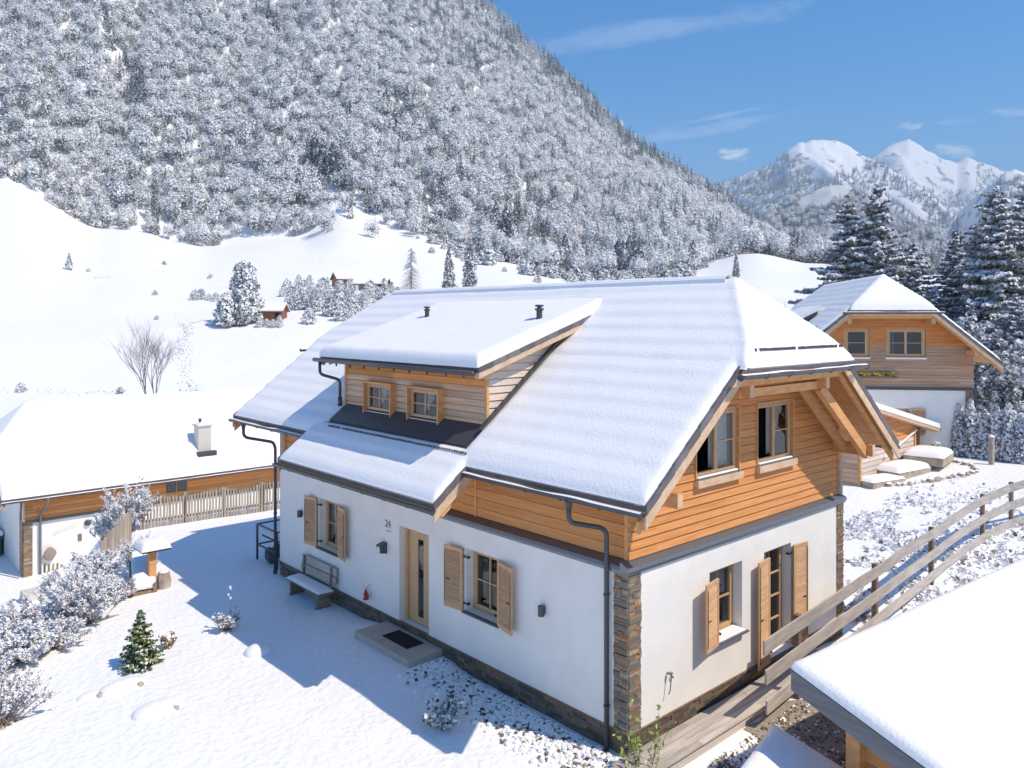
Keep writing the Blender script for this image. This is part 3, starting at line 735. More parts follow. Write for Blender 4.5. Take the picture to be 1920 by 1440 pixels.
    shutter(root, (5.27, -.03, .02), X_, NG, .50, 2.06, R(6), mids=1)
    # left facade windows
    window(root, (0, 9.2, .88), Y_, NL, 1.05, 1.26, rec=.19, rows=2, cols=2, curtain=[(0, .45, 'l', 0), (.55, 1, 'r', 0)], sillout=.10)
    window(root, (0, 3.15, .88), Y_, NL, 1.05, 1.26, rec=.19, rows=2, cols=2, curtain=[(0, .45, 'full', 0), (.6, 1, 'r', 1)], sillout=.10)
    for y in (9.2, 3.15):
        shutter(root, (-.03, y+1.10, .86), Y_, NL, .53, 1.26, R(7)); shutter(root, (-.03, y+.02, .86), -Y_, NL, .54, 1.26, R(12))
    # front door
    df = MB(); df.box((.14, 5.47, 0), (.24, 5.57, 2.13)); df.box((.14, 6.485, 0), (.24, 6.585, 2.13)); df.box((.14, 5.57, 2.05), (.24, 6.485, 2.13)); fo = df.build('door_frame', [M_shut], root)
    dl = MB(); dl.box((.20, 5.575, .02), (.245, 5.94, 2.045)); dl.box((.20, 6.15, .02), (.245, 6.48, 2.045)); dl.box((.20, 5.94, .02), (.245, 6.15, .16)); dl.box((.20, 5.94, 1.88), (.245, 6.15, 2.045))
    do = dl.build('front_door', [M_door], root, bevel=.003)
    g = MB(); g.box((.215, 5.94, .16), (.225, 6.15, 1.88)); g.build('glass_strip', [M_glass], do)
    g = MB(); g.box((.30, 5.7, .1), (.32, 6.4, 2)); g.build('door_backing', [M_dark], do)
    h = MB(); h.tube([(.20, 5.66, .95), (.15, 5.66, .95), (.15, 5.66, 1.08)], .012, 6); h.ball((.19, 5.66, .85), .012, .025, .025); h.build('handle', [M_metal], do)
    # wall lamps, house number, tap
    for i, (y, z) in enumerate(((11.19, 1.56), (7.16, 1.50), (1.95, 1.50))):
        l = MB()
        if i == 1: l.prism([(-.005, y-.085, z-.11), (-.17, y-.085, z-.08), (-.19, y-.085, z+.10), (-.005, y-.085, z+.14)], (0, .17, 0)); lo = l.build('wall_lamp', [M_metal], root, bevel=.006); q = MB(); q.box((-.175, y-.05, z-.06), (-.194, y+.05, z+.06)); q.build('lamp_glass', [M_frost], lo)
        else: l.tube([(-.075, y, z-.09), (-.075, y, z+.09)], .062, 14); l.box((-.03, y-.03, z-.05), (-.003, y+.03, z+.05)); l.build('wall_lamp', [M_metal], root)
    fc = bpy.data.curves.new('house_number', 'FONT'); fc.body = '24'; fc.size = .24; fc.extrude = .006
    fo = bpy.data.objects.new('house_number_src', fc); COL.objects.link(fo)
    bpy.context.view_layer.update(); me = bpy.data.meshes.new_from_object(fo.evaluated_get(bpy.context.evaluated_depsgraph_get())); bpy.data.objects.remove(fo)
    no = bpy.data.objects.new('house_number', me); COL.objects.link(no); no.parent = root; me.materials.clear(); me.materials.append(M_number)
    no.matrix_local = Matrix(((0, 0, -1, -.009), (-1, 0, 0, 7.16), (0, 1, 0, 2.0), (0, 0, 0, 1)))
    q = MB(); q.box((-.01, 6.93, 1.91), (-.003, 7.12, 1.925)); q.build('number_underline', [M_number], root)
    t = MB(); t.tube([(1.03, 0, .70), (1.03, -.09, .70), (1.03, -.1, .66)], .017, 6); t.tube([(1.03, -.1, .68), (.99, -.1, .45), (.96, -.09, .38)], .011, 6); t.box((1.0, -.11, .71), (1.06, -.05, .73)); t.tube([(1.12, -.02, .63), (1.14, -.06, .60)], .018, 6); t.build('water_tap', [M_zinc], root)
    # downpipes
    dp = MB(); dp.tube(bend([(-.75, .62, 3.84), (-.75, .62, 3.47), (-.17, .42, 3.32), (-.075, .40, 3.22), (-.075, .40, -.45)], .12), [.045]*200 if False else .042, 10)
    dp.tube([(-.75, .62, 3.86), (-.75, .62, 3.70)], [.075, .045], 10)
    for z in (2.2, .35): dp.tube([(-.075, .40, z-.02), (-.075, .40, z+.02)], .052, 10); dp.box((-.07, .39, z-.01), (0, .41, z+.01))
    dp.build('downpipe', [M_metal], root, smooth=True)
    dp = MB(); dp.tube(bend([(-.75, 13.2, 3.84), (-.75, 13.2, 3.45), (-.10, 12.72, 3.3), (-.05, 12.68, 3.15), (-.05, 12.68, -.45)], .14), .042, 10)
    dp.tube([(-.75, 13.2, 3.86), (-.75, 13.2, 3.68)], [.08, .045], 10); dp.tube([(-.05, 12.68, -.3), (-.05, 12.68, -.7)], .06, 10)
    for z in (2.5, 1.3): dp.tube([(-.05, 12.68, z-.02), (-.05, 12.68, z+.02)], .052, 10)
    dp.build('downpipe', [M_metal], root, smooth=True)
    # ---- dormer
    yA, yB = 3.70, 9.12; dzt = lambda x: 5.86+.32*(x+.32)
    wd = [(6.915, 8.09, 4.46, 5.26), (5.11, 6.28, 4.46, 5.26)]
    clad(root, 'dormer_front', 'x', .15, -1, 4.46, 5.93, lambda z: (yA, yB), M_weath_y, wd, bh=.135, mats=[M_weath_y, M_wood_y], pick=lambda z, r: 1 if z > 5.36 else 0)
    for yy, out, nm in ((yA, -1, 'dormer_side'), (yB, 1, 'dormer_side')):
        def rs_(z):
            xr_ = (z-3.98)/.78-.7+.1
            xlft = .15 if z < 5.9 else .15+(z-5.9)/.32
            return (xlft, max(xr_, xlft+.01))
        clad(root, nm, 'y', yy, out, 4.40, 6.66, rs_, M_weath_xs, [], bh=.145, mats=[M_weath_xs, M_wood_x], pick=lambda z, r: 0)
    tr = MB(); tr.box((.10, yA-.03, 4.45), (.16, yA+.03, 5.75)); tr.mark(); tr.box((.10, yB-.03, 4.45), (.16, yB+.03, 5.75)); tr.builds('dormer_trim', [M_beam], root)
    for i, (a, b, c, d) in enumerate(wd):
        rv = MB()
        for q in ((a, a+.04), (b-.04, b)): rv.box((-.03, q[0], c+.0), (.15, q[1], d+.03))
        rv.box((-.02, a+.04, d-.01), (.15, b-.04, d+.03)); rv.build('window_casing', [M_beam], root)
        window(root, (.075, a+.04, c+.13), Y_, NL, b-a-.08, d-c-.14, rec=.0, sash=1, rows=2, cols=2, fr=.045, curtain=[(0, .35, 'l', 1), (.35, .75, 'r', 0)], sill=M_frost, sillout=.06)
    ap = MB(); ap.prism([(-.34, yA+.06, 4.285), (.14, yA+.02, 4.665), (.14, yB-.02, 4.665), (-.34, yB-.0, 4.285)], (0, 0, .008)); ap.build('lead_apron', [M_metal], root)
    # side flashing strip
    sf = MB(); sf.prism([(-.1, yA-.14, 4.60), (3.0, yA-.14, 4.60+.78*3.1), (3.0, yA-.03, 4.60+.78*3.1), (-.1, yA-.03, 4.60)], (0, 0, .04)); sf.build('valley_flashing', [M_metal], root)
    dr = MB(); dw = MB(); poly = [(-.33, 3.42, dzt(-.33)), (3.2, 3.42, dzt(3.2)), (3.2, 9.53, dzt(3.2)), (-.33, 9.53, dzt(-.33))]
    dr.prism(poly, (0, 0, -.06)); dr.build('dormer_roof', [M_tile], root); dw.prism([(a, b, c-.062) for a, b, c in poly], (0, 0, -.05)); dw.build('dormer_soffit', [M_beam], root)
    vt = MB(); bb = MB(); n = 9
    for ye, sg in ((3.42, -1), (9.53, 1)):
        vt.mark(); bb.mark()
        for i in range(n):
            xa = -.34+3.3*i/n; xb = -.34+3.3*(i+1)/n-.01
            vt.obox(V(xa, ye, dzt(xa)-.12), V(xb-xa, 0, (xb-xa)*.32-.012), V(0, sg*.035, 0), V(0, 0, .14))
        bb.obox(V(-.33, ye, dzt(-.33)-.24), V(2.9, 0, 2.9*.32), V(0, sg*.025, 0), V(0, 0, .12))
        bb.obox(V(-.2, ye-sg*.2, dzt(-.2)-.27), V(2.2, 0, 2.2*.32), V(0, sg*.08, 0), V(0, 0, .14))
    vt.builds('dormer_verge_tiles', [M_tile], root); bb.builds('dormer_barge_board', [M_barge], root)
    e = MB(); e.box((-.25, 3.5, 5.60), (.1, 3.62, 5.72)); e.build('purlin', [M_barge], root)
    sc = MB(); yv = 3.75; 
    while yv < 9.4:
        l_ = random.uniform(.25, .4); sc.face([(-.33, yv, 5.72), (-.33, yv+l_, 5.72), (-.33, yv+l_*.7, 5.72-.03), (-.33, yv+l_*.35, 5.72-.05)]); sc.box((-.34, yv+l_*.3, 5.62), (-.30, yv+l_*.36, 5.68)); yv += .62
    sc.box((-.36, 3.40, 5.735), (-.325, 9.56, 5.80)); sc.box((-.345, 9.4, 5.70), (-.30, 9.9, 5.76)); sc.build('dormer_fascia', [M_metal], root)
    dg = MB()
    dg.tube([(-.42, 3.45, 5.72), (-.42, 9.75, 5.75)], .05, 8); dg.tube(bend([(-.42, 9.45, 5.74), (-.42, 9.45, 5.40), (-.0, 9.2, 5.25), (-.0, 9.2, 4.75)], .1), .038, 8); dg.tube([(-.0, 9.2, 4.82), (-.0, 9.2, 4.60)], .055, 8)
    dg.build('dormer_gutter', [M_metal], root, smooth=True)
    # dormer snow
    xs = np.array(sorted(set(list(np.arange(-.38, 3.31, .08))+[-.38, -.37, -.35, -.32, -.28, -.24]))); ys = lines(3.38, 9.57, .1, [3.38, 9.57]); X, Y = np.meshgrid(xs, ys, indexing='ij')
    d = rect_d(X, Y, -.38, 9, 3.38, 9.57); pr = np.sqrt(np.clip(1-(1-np.clip(d/.16, 0, 1))**2, 0, 1))
    Z = 5.86+.32*(X+.32)+.23*pr*(1+.07*vnoise(X, Y, .8, 5, 3))-.01+vnoise(X, Y, .3, 7, 2)*.004
    grid_obj('dormer_snow', X, Y, Z, M_snow, root)
    # snow guards: rows of small pegs showing through the snow
    sg = MB()
    for i in range(64):
        y = 3.5+i*.083
        if random.random() < .9: l_ = random.uniform(.028, .045); sg.mark(); sg.box((-.58, y, 4.185), (-.55, y+l_, 4.185+random.uniform(.035, .05)))
    for i in range(46):
        x = 2.2+i*.075
        if x > 5.5: break
        if random.random() < .93: sg.mark(); sg.box((x, -.96, 6.20), (x+.038, -.94, 6.20+random.uniform(.055, .065)))
    sg.builds('snow_guard', [M_metal], root)
    for x, y, s in ((2.05, 8.35, 1), (1.90, 4.03, 1.12)):
        z = dzt(x)+.16; vp = MB(); vp.tube([(x, y, z-.1), (x, y, z+.20*s)], .06*s, 10); vp.tube([(x, y, z+.20*s), (x, y, z+.24*s)], .09*s, 10); vp.tube([(x, y, z+.27*s), (x, y, z+.31*s)], .085*s, 10); vp.tube([(x, y, z+.22*s), (x, y, z+.30*s)], .045*s, 8)
        vp.tube([(x, y, z-.05), (x, y, z+.06)], [.10*s, .07*s], 10); vp.build('vent_pipe', [M_metal], root)
    # small roof light near the hip
    sl_ = MB(); sl_.obox(V(4.5, .35, 7.12), V(.04, .28, .0), V(.05, 0, -.04), V(0, 0, .03)); 
    return root
house = main_house()
# ------------------------------------------------------------------ vegetation templates
def soup(name, pos, nrm, size, mats, midx, parent=None, aspect=1.0, jit=.35, rnd=None, origin=None, tri=False):
    """many small separate leaf faces: pos (n,3), nrm (n,3) facing, size (n,)"""
    n = len(pos); nrm = nrm/np.maximum(np.linalg.norm(nrm, axis=1, keepdims=True), 1e-6)
    rv = np.random.normal(size=(n, 3)); a = np.cross(nrm, rv); a /= np.maximum(np.linalg.norm(a, axis=1, keepdims=True), 1e-6); b = np.cross(nrm, a)
    s = size[:, None]; k = 3 if tri else 4
    if tri: vs_ = np.stack([pos+a*s, pos-a*s*.5+b*s*.87*aspect, pos-a*s*.5-b*s*.87*aspect], 1)
    else: vs_ = np.stack([pos+a*s, pos+b*s*aspect, pos-a*s, pos-b*s*aspect], 1)
    vs_ = vs_+np.random.normal(size=vs_.shape)*s[:, None]*jit*.3
    o = Vector((0, 0, 0))
    if parent is not None: o = ORG.get(parent.name, o)
    me = bpy.data.meshes.new(name); co = vs_.reshape(-1, 3)-np.array(o)
    me.vertices.add(n*k); me.vertices.foreach_set('co', co.ravel()); me.loops.add(n*k); me.loops.foreach_set('vertex_index', np.arange(n*k))
    me.polygons.add(n); me.polygons.foreach_set('loop_start', np.arange(n)*k); me.polygons.foreach_set('loop_total', np.full(n, k))
    for m in mats: me.materials.append(m)
    me.polygons.foreach_set('material_index', midx.astype(np.int32))
    at = me.attributes.new('rnd', 'FLOAT', 'FACE'); at.data.foreach_set('value', np.random.rand(n) if rnd is None else rnd)
    me.update(calc_edges=True)
    ob = bpy.data.objects.new(name, me)
    COL.objects.link(ob)
    if parent is not None: ob.parent = parent
    return ob

def make_spruce(name, h, rad, label, cat='spruce tree', snow=.62, whorls=46, per=9, sp=.17, seed=1, green=M_need, group=None, droop=.35, bare=.05, leader=.6):
    rs = np.random.RandomState(seed); root = thing(name, (0, 0, 0), label, cat, group, local=True)
    tr = MB(); tr.tube([(0, 0, -.5), (0, 0, h*.4), (0, 0, h*.97)], [h*.016, h*.009, .012], 8); tr.build('trunk', [M_bark], root)
    P = []; Nn = []; S = []; Mi = []; bt = MB()
    for i in range(whorls):
        t = bare+(1-bare)*(i/(whorls-1))**.92; z0 = h*t
        L = rad*(1-t)**leader*(.75+.35*rs.rand())
        if i > whorls-4: L = rad*.05*(whorls-i)
        nb = max(4, int(per*(.55+.45*(1-t))))
        off = rs.rand()*6.28
        for b in range(nb):
            ang = off+6.283*b/nb+rs.normal()*.22; Lb = L*(.5+.62*rs.rand()); dr = droop*(1-t*.9)+rs.normal()*.07
            ca, sa = math.cos(ang), math.sin(ang)
            n = max(3, int(Lb/sp*1.35))
            s_ = (np.arange(n)+rs.rand(n)*.8)/n*.98+.04
            zz = z0+rs.normal()*h*.022+Lb*(-dr*s_+.28*s_**2.4*(dr+.2))
            w = Lb*.24*(1.05-s_)+.03
            for rep in range(4):
                lat = rs.uniform(-1, 1, n)*w
                p = np.stack([ca*Lb*s_-sa*lat, sa*Lb*s_+ca*lat, zz-np.abs(lat)*.35-rs.rand(n)*sp*.5], 1)
                P.append(p); nn = np.stack([rs.normal(size=n)*.5+ca*.35, rs.normal(size=n)*.5+sa*.35, np.ones(n)*.55], 1); Nn.append(nn); S.append(sp*rs.uniform(.55, 1.15, n)); Mi.append(np.zeros(n))
                if True:
                    k = rs.rand(n) < snow*(.6+.4*rs.rand()); q = p[k]+np.array([0, 0, sp*.34])+np.array([ca, sa, 0])*sp*.25; P.append(q); m_ = k.sum()
                    Nn.append(np.stack([rs.normal(size=m_)*.45+ca*.75, rs.normal(size=m_)*.45+sa*.75, np.ones(m_)*.7], 1)); S.append(sp*rs.uniform(.55, 1.1, m_)); Mi.append(np.ones(m_))
            bt.tube([(0, 0, z0), (ca*Lb*.9, sa*Lb*.9, z0-Lb*dr*.62)], [max(.008, Lb*.012), .004], 3, cap=False)
    bt.build('branches', [M_bark], root)
    soup('crown', np.concatenate(P), np.concatenate(Nn), np.concatenate(S), [green, M_frost], np.concatenate(Mi), root)
    return root
def make_frost_bush(name, r, h, label, cat='shrub', n=2600, stems=34, seed=1, size=.045, brown=.12, twig=M_twig, leafm=M_drydark, group=None, blob=.75, spikes=0.5):
    """many arching twigs carrying clumps of snow"""
    rs = np.random.RandomState(seed); root = thing(name, (0, 0, 0), label, cat, group, local=True)
    tw = MB(); P = []; N_ = []; S = []; Mi = []
    per = max(4, n//(stems*3))
    for i in range(stems):
        a = rs.rand()*6.283; l = .45+.6*rs.rand(); ox = r*.12*rs.normal(); oy = r*.12*rs.normal()
        out = r*(.25+.75*math.sqrt(rs.rand())); hh = h*l*(1.15-.45*(out/r)**2)
        base = np.array([ox, oy, -.05]); tip = np.array([ox+math.cos(a)*out, oy+math.sin(a)*out, hh]); mid = base*.5+tip*.5+np.array([0, 0, hh*.22])
        f = lambda t: base*(1-t)**2+2*mid*t*(1-t)+tip*t*t
        tw.tube([Vector(f(t)) for t in (0, .33, .66, 1)], [.013, .009, .006, .003], 3, cap=False)
        for b in range(3):
            t0 = .35+.5*rs.rand(); p0 = f(t0); d = np.array([rs.normal()*.35+math.cos(a)*.3, rs.normal()*.35+math.sin(a)*.3, .45+.3*rs.rand()])*h*.33*rs.uniform(.5, 1.1)
            tw.tube([Vector(p0), Vector(p0+d*.5+np.array([0, 0, .01])), Vector(p0+d)], [.006, .005, .002], 3, cap=False)
            tt = rs.rand(per); q = p0+d*tt[:, None]+rs.normal(size=(per, 3))*size*.8; P.append(q); N_.append(rs.normal(size=(per, 3))*.8+np.array([-.1, -.6, 1.1])); S.append(size*rs.uniform(.4, 1.25, per)); Mi.append((rs.rand(per) < brown).astype(float))
        m_ = int(per*spikes); tt = .3+.7*rs.rand(m_); q = np.array([f(t) for t in tt])+rs.normal(size=(m_, 3))*size*.9
        if m_: P.append(q); N_.append(rs.normal(size=(m_, 3))*.8+np.array([-.1, -.6, 1.1])); S.append(size*rs.uniform(.5, 1.25, m_)); Mi.append((rs.rand(m_) < brown*1.8).astype(float))
    tw.build('twigs', [twig], root)
    soup('snow_clumps', np.concatenate(P), np.concatenate(N_), np.concatenate(S), [M_frost, leafm], np.concatenate(Mi), root)
    return root
def place(root, loc, rz=0, sc=1.0):
    root.location = loc; root.rotation_euler = (0, 0, rz); root.scale = (sc,)*3 if isinstance(sc, (int, float)) else sc; return root

# ------------------------------------------------------------------ forests (far-off woods that read as one mass)
def tree_template(kind, seed):
    rs = np.random.RandomState(seed); P = []; N_ = []; S = []; Mi = []
    if kind == 'round':
        n = 640; h = 12.5; r = 4.1
        u = rs.normal(size=(n, 3)); u /= np.linalg.norm(u, axis=1, keepdims=True); lob = 1+.22*np.sin(u[:, 0]*4+seed)+.18*np.cos(u[:, 1]*5+seed*2)
        rr = (rs.rand(n)**.22)*lob; p = u*rr[:, None]*np.array([r, r, h*.40])+np.array([0, 0, h*.58])
        P.append(p); N_.append(u*1.0+rs.normal(size=(n, 3))*.38+np.array([0, 0, .25])); S.append(rs.uniform(.30, .62, n)); Mi.append((rs.rand(n) < np.where(u[:, 2] < -.2, .50, .04)).astype(float))  # dark faces gather on crown undersides, self-shadow put into the colour
        mats = [M_frostf, M_needf]
    else:
        n = 420; h = 16 if kind == 'fir' else 14; r = 2.9
        t = rs.rand(n)**1.25*.97+.02; a = rs.rand(n)*6.283; layer = .75+.25*np.abs(np.sin(t*34)); rr = r*(1-t)**.85*layer*(.55+.45*rs.rand(n))
        p = np.stack([np.cos(a)*rr, np.sin(a)*rr, t*h], 1); P.append(p)
        N_.append(np.stack([np.cos(a)*.5, np.sin(a)*.5, np.full(n, .7)], 1)+rs.normal(size=(n, 3))*.35); S.append(rs.uniform(.28, .6, n)*(1.15-.5*t)); dk = .66 if kind == 'fir' else .22
        Mi.append((rs.rand(n) < dk).astype(float)); mats = [M_frostb, M_needd if kind == 'fir' else M_needf]
    ob = soup('forest_tree', np.concatenate(P), np.concatenate(N_), np.concatenate(S), mats, np.concatenate(Mi), tri=True)
    COL.objects.unlink(ob); return ob
FCOL = bpy.data.collections.new('forest_kinds')
FKIND = [tree_template('round', i+1) for i in range(5)]+[tree_template('fir', 20+i) for i in range(3)]+[tree_template('frostfir', 30+i) for i in range(3)]
for i, o in enumerate(FKIND): o.name = 'forest_tree_%02d' % i; FCOL.objects.link(o)
def scatter(name, pts, idx, rot, scl, label=None, cat=None, kind='stuff'):
    me = bpy.data.meshes.new(name); n = len(pts); me.vertices.add(n); me.vertices.foreach_set('co', np.asarray(pts, float).ravel())
    for nm, ty, arr in (('idx', 'INT', idx), ('rot', 'FLOAT', rot), ('scl', 'FLOAT', scl)):
        at = me.attributes.new(nm, ty, 'POINT'); at.data.foreach_set('value', np.asarray(arr, np.int32 if ty == 'INT' else float))
    ob = bpy.data.objects.new(name, me); COL.objects.link(ob)
    ng = bpy.data.node_groups.new(name+'_nodes', 'GeometryNodeTree'); ng.interface.new_socket('Geometry', in_out='INPUT', socket_type='NodeSocketGeometry'); ng.interface.new_socket('Geometry', in_out='OUTPUT', socket_type='NodeSocketGeometry')
    N = ng.nodes; L = ng.links; gi = N.new('NodeGroupInput'); go = N.new('NodeGroupOutput'); ip = N.new('GeometryNodeInstanceOnPoints'); ci = N.new('GeometryNodeCollectionInfo')
    ci.inputs['Collection'].default_value = FCOL; ci.inputs['Separate Children'].default_value = True; ci.inputs['Reset Children'].default_value = True
    def at(nm, ty): a = N.new('GeometryNodeInputNamedAttribute'); a.data_type = ty; a.inputs[0].default_value = nm; return a.outputs[0]
    cb = N.new('ShaderNodeCombineXYZ'); L.new(at('rot', 'FLOAT'), cb.inputs[2])
    L.new(gi.outputs[0], ip.inputs['Points']); L.new(ci.outputs[0], ip.inputs['Instance']); ip.inputs['Pick Instance'].default_value = True
    L.new(at('idx', 'INT'), ip.inputs['Instance Index']); L.new(cb.outputs[0], ip.inputs['Rotation']); L.new(at('scl', 'FLOAT'), ip.inputs['Scale']); L.new(ip.outputs[0], go.inputs[0])
    md = ob.modifiers.new('scatter', 'NODES'); md.node_group = ng
    tag(ob, label, cat, kind=kind); return ob
def forest():
    rs = np.random.RandomState(5); sp = 7.2
    gx = np.arange(-1150, 900, sp); gy = np.arange(330, 1010, sp*.93)
    CX, CY = np.meshgrid(gx, gy); CX = CX+rs.uniform(-.45, .45, CX.shape)*sp; CY = CY+rs.uniform(-.45, .45, CY.shape)*sp; CX = CX.ravel(); CY = CY.ravel()
    px = PCX+F*CX/CY; ed = np.interp(px, EPX, ED)
    X = CAM[0]+CX*0.7408233+CY*0.6717; Y = CAM[1]-CX*0.6717+CY*0.7408233
    nz = vnoise(X, Y, 38, 3, 2); e2 = ed+nz*16
    clear = (vnoise(X, Y, 55, 21, 3) > .95) & (CY < 560) & (rs.rand(len(X)) < .7)
    k = (px > -560) & (px < 2150) & (CY > e2) & (CY < 985) & ~clear
    # a loose fringe below the edge
    fr = (px > 560) & (px < 1300) & (CY > ed-60) & (CY <= e2) & (rs.rand(len(X)) < .22*np.clip((CY-ed+60)/60, 0, 1)**1.5)
    k = k | (fr & (CY > 330))
    X, Y, CY, px = X[k], Y[k], CY[k], px[k]; Z = terrain(X, Y)-.8; n = len(X)
    tfrac = (CY-430)/520.
    rid = np.clip((tfrac-.62)/.28, 0, 1)*.85+.10+np.clip((px-1330)/250, 0, 1)*.5
    conif = rs.rand(n) < np.clip(rid+vnoise(X, Y, 60, 31, 2)*.45, 0.02, .97)
    idx = np.where(conif, rs.randint(8, 11, n), rs.randint(0, 5, n)); dark = conif & (rs.rand(n) < .40+.4*vnoise(X, Y, 90, 17, 2)); idx = np.where(dark, rs.randint(5, 8, n), idx)
    gl = vnoise(px[:]*1.0+CY*.9, CY*.35, 34, 41, 3); dk2 = (gl > .30) & (rs.rand(n) < .8); idx = np.where(dk2, rs.randint(5, 8, n), idx)
    scl = rs.uniform(.80, 1.5, n)*np.where(conif, 1.0, .95)*np.where(tfrac < .03, .85, 1)
    scatter('mountain_forest', np.stack([X, Y, Z], 1), idx, rs.rand(n)*6.28, scl, 'frosted snow-covered forest covering the steep mountainside', 'forest')
    print('forest trees', n)
    return
forest()

# ------------------------------------------------------------------ far mountains
def ridge(name, crest, base, seed, m, amp=60, back=1200, steps=70, forest_rng=None, gul=1.0):
    """crest: (px, py, depth); base: (px, py, depth) -> sloping mountain flank with a back side"""
    c = np.array(crest, float); b = np.array(base, float); pxs = np.arange(c[0, 0], c[-1, 0]+.1, 5)
    cy = np.interp(pxs, c[:, 0], c[:, 2]); cyy = np.interp(pxs, c[:, 0], c[:, 1]); by = np.interp(pxs, b[:, 0], b[:, 2]); byy = np.interp(pxs, b[:, 0], b[:, 1])
    cz = CAM[2]-(cyy-HY)/F*cy; bz = CAM[2]-(byy-HY)/F*by
    s = np.concatenate([np.linspace(-1, 0, 14)[:-1], np.linspace(0, 1, steps)])
    A, Sg = np.meshgrid(np.arange(len(pxs)), s, indexing='ij')
    fr = np.clip(Sg, 0, 1); bk = np.clip(-Sg, 0, 1)
    CY = cy[A]*(1-fr)+by[A]*fr+bk*back; a = (pxs[A]-PCX)/F; lat = a*cy[A]*(1-fr)+a*by[A]*fr
    CX = lat; Zz = (cz[A]*(1-fr**.9)+bz[A]*fr**.9)*(1-bk)+bk*(bz[A]*.6)
    nn = vnoise(CX*1.0+CY*.25, CY*.30, 260, seed, 4); nr = 1-np.abs(nn)*2.2
    jag = vnoise(pxs[A]*1.0, pxs[A]*0, 14, seed+7, 3)*8*np.clip(1-fr*8, 0, 1)*(cy[A]/3000)
    Zz = Zz+jag+(nr-.98)*amp*1.5*gul*np.clip(fr*5, 0, 1)*np.clip((1-fr)*3, 0, 1)*(bk < 1e-6)+vnoise(CX, CY, 70, seed+5, 3)*amp*.10*np.clip(fr*10, 0.1, 1)
    X = CAM[0]+CX*0.7408233+CY*0.6717; Y = CAM[1]-CX*0.6717+CY*0.7408233
    o = grid_obj(name, X, Y, Zz, m); tag(o, kind='structure')
    if forest_rng:
        rs = np.random.RandomState(seed); out = []
        n = forest_rng['n']; ai = rs.rand(n)*(len(pxs)-1.01); si = 13+rs.rand(n)*(steps-1.01)
        i0 = ai.astype(int); j0 = si.astype(int); fa, fs = ai-i0, si-j0
        def bl(G): return (G[i0, j0]*(1-fs)+G[i0, j0+1]*fs)*(1-fa)+(G[i0+1, j0]*(1-fs)+G[i0+1, j0+1]*fs)*fa
        x, y, z = bl(X), bl(Y), bl(Zz); cx_, cy_ = to_cam(x, y); pyy = HY-(z-CAM[2])/cy_*F; pxx = PCX+cx_/cy_*F
        k = forest_rng['f'](pxx, pyy, x, y)
        x, y, z = x[k], y[k], z[k]; m_ = len(x)
        return np.stack([x, y, z-1], 1)
    return None
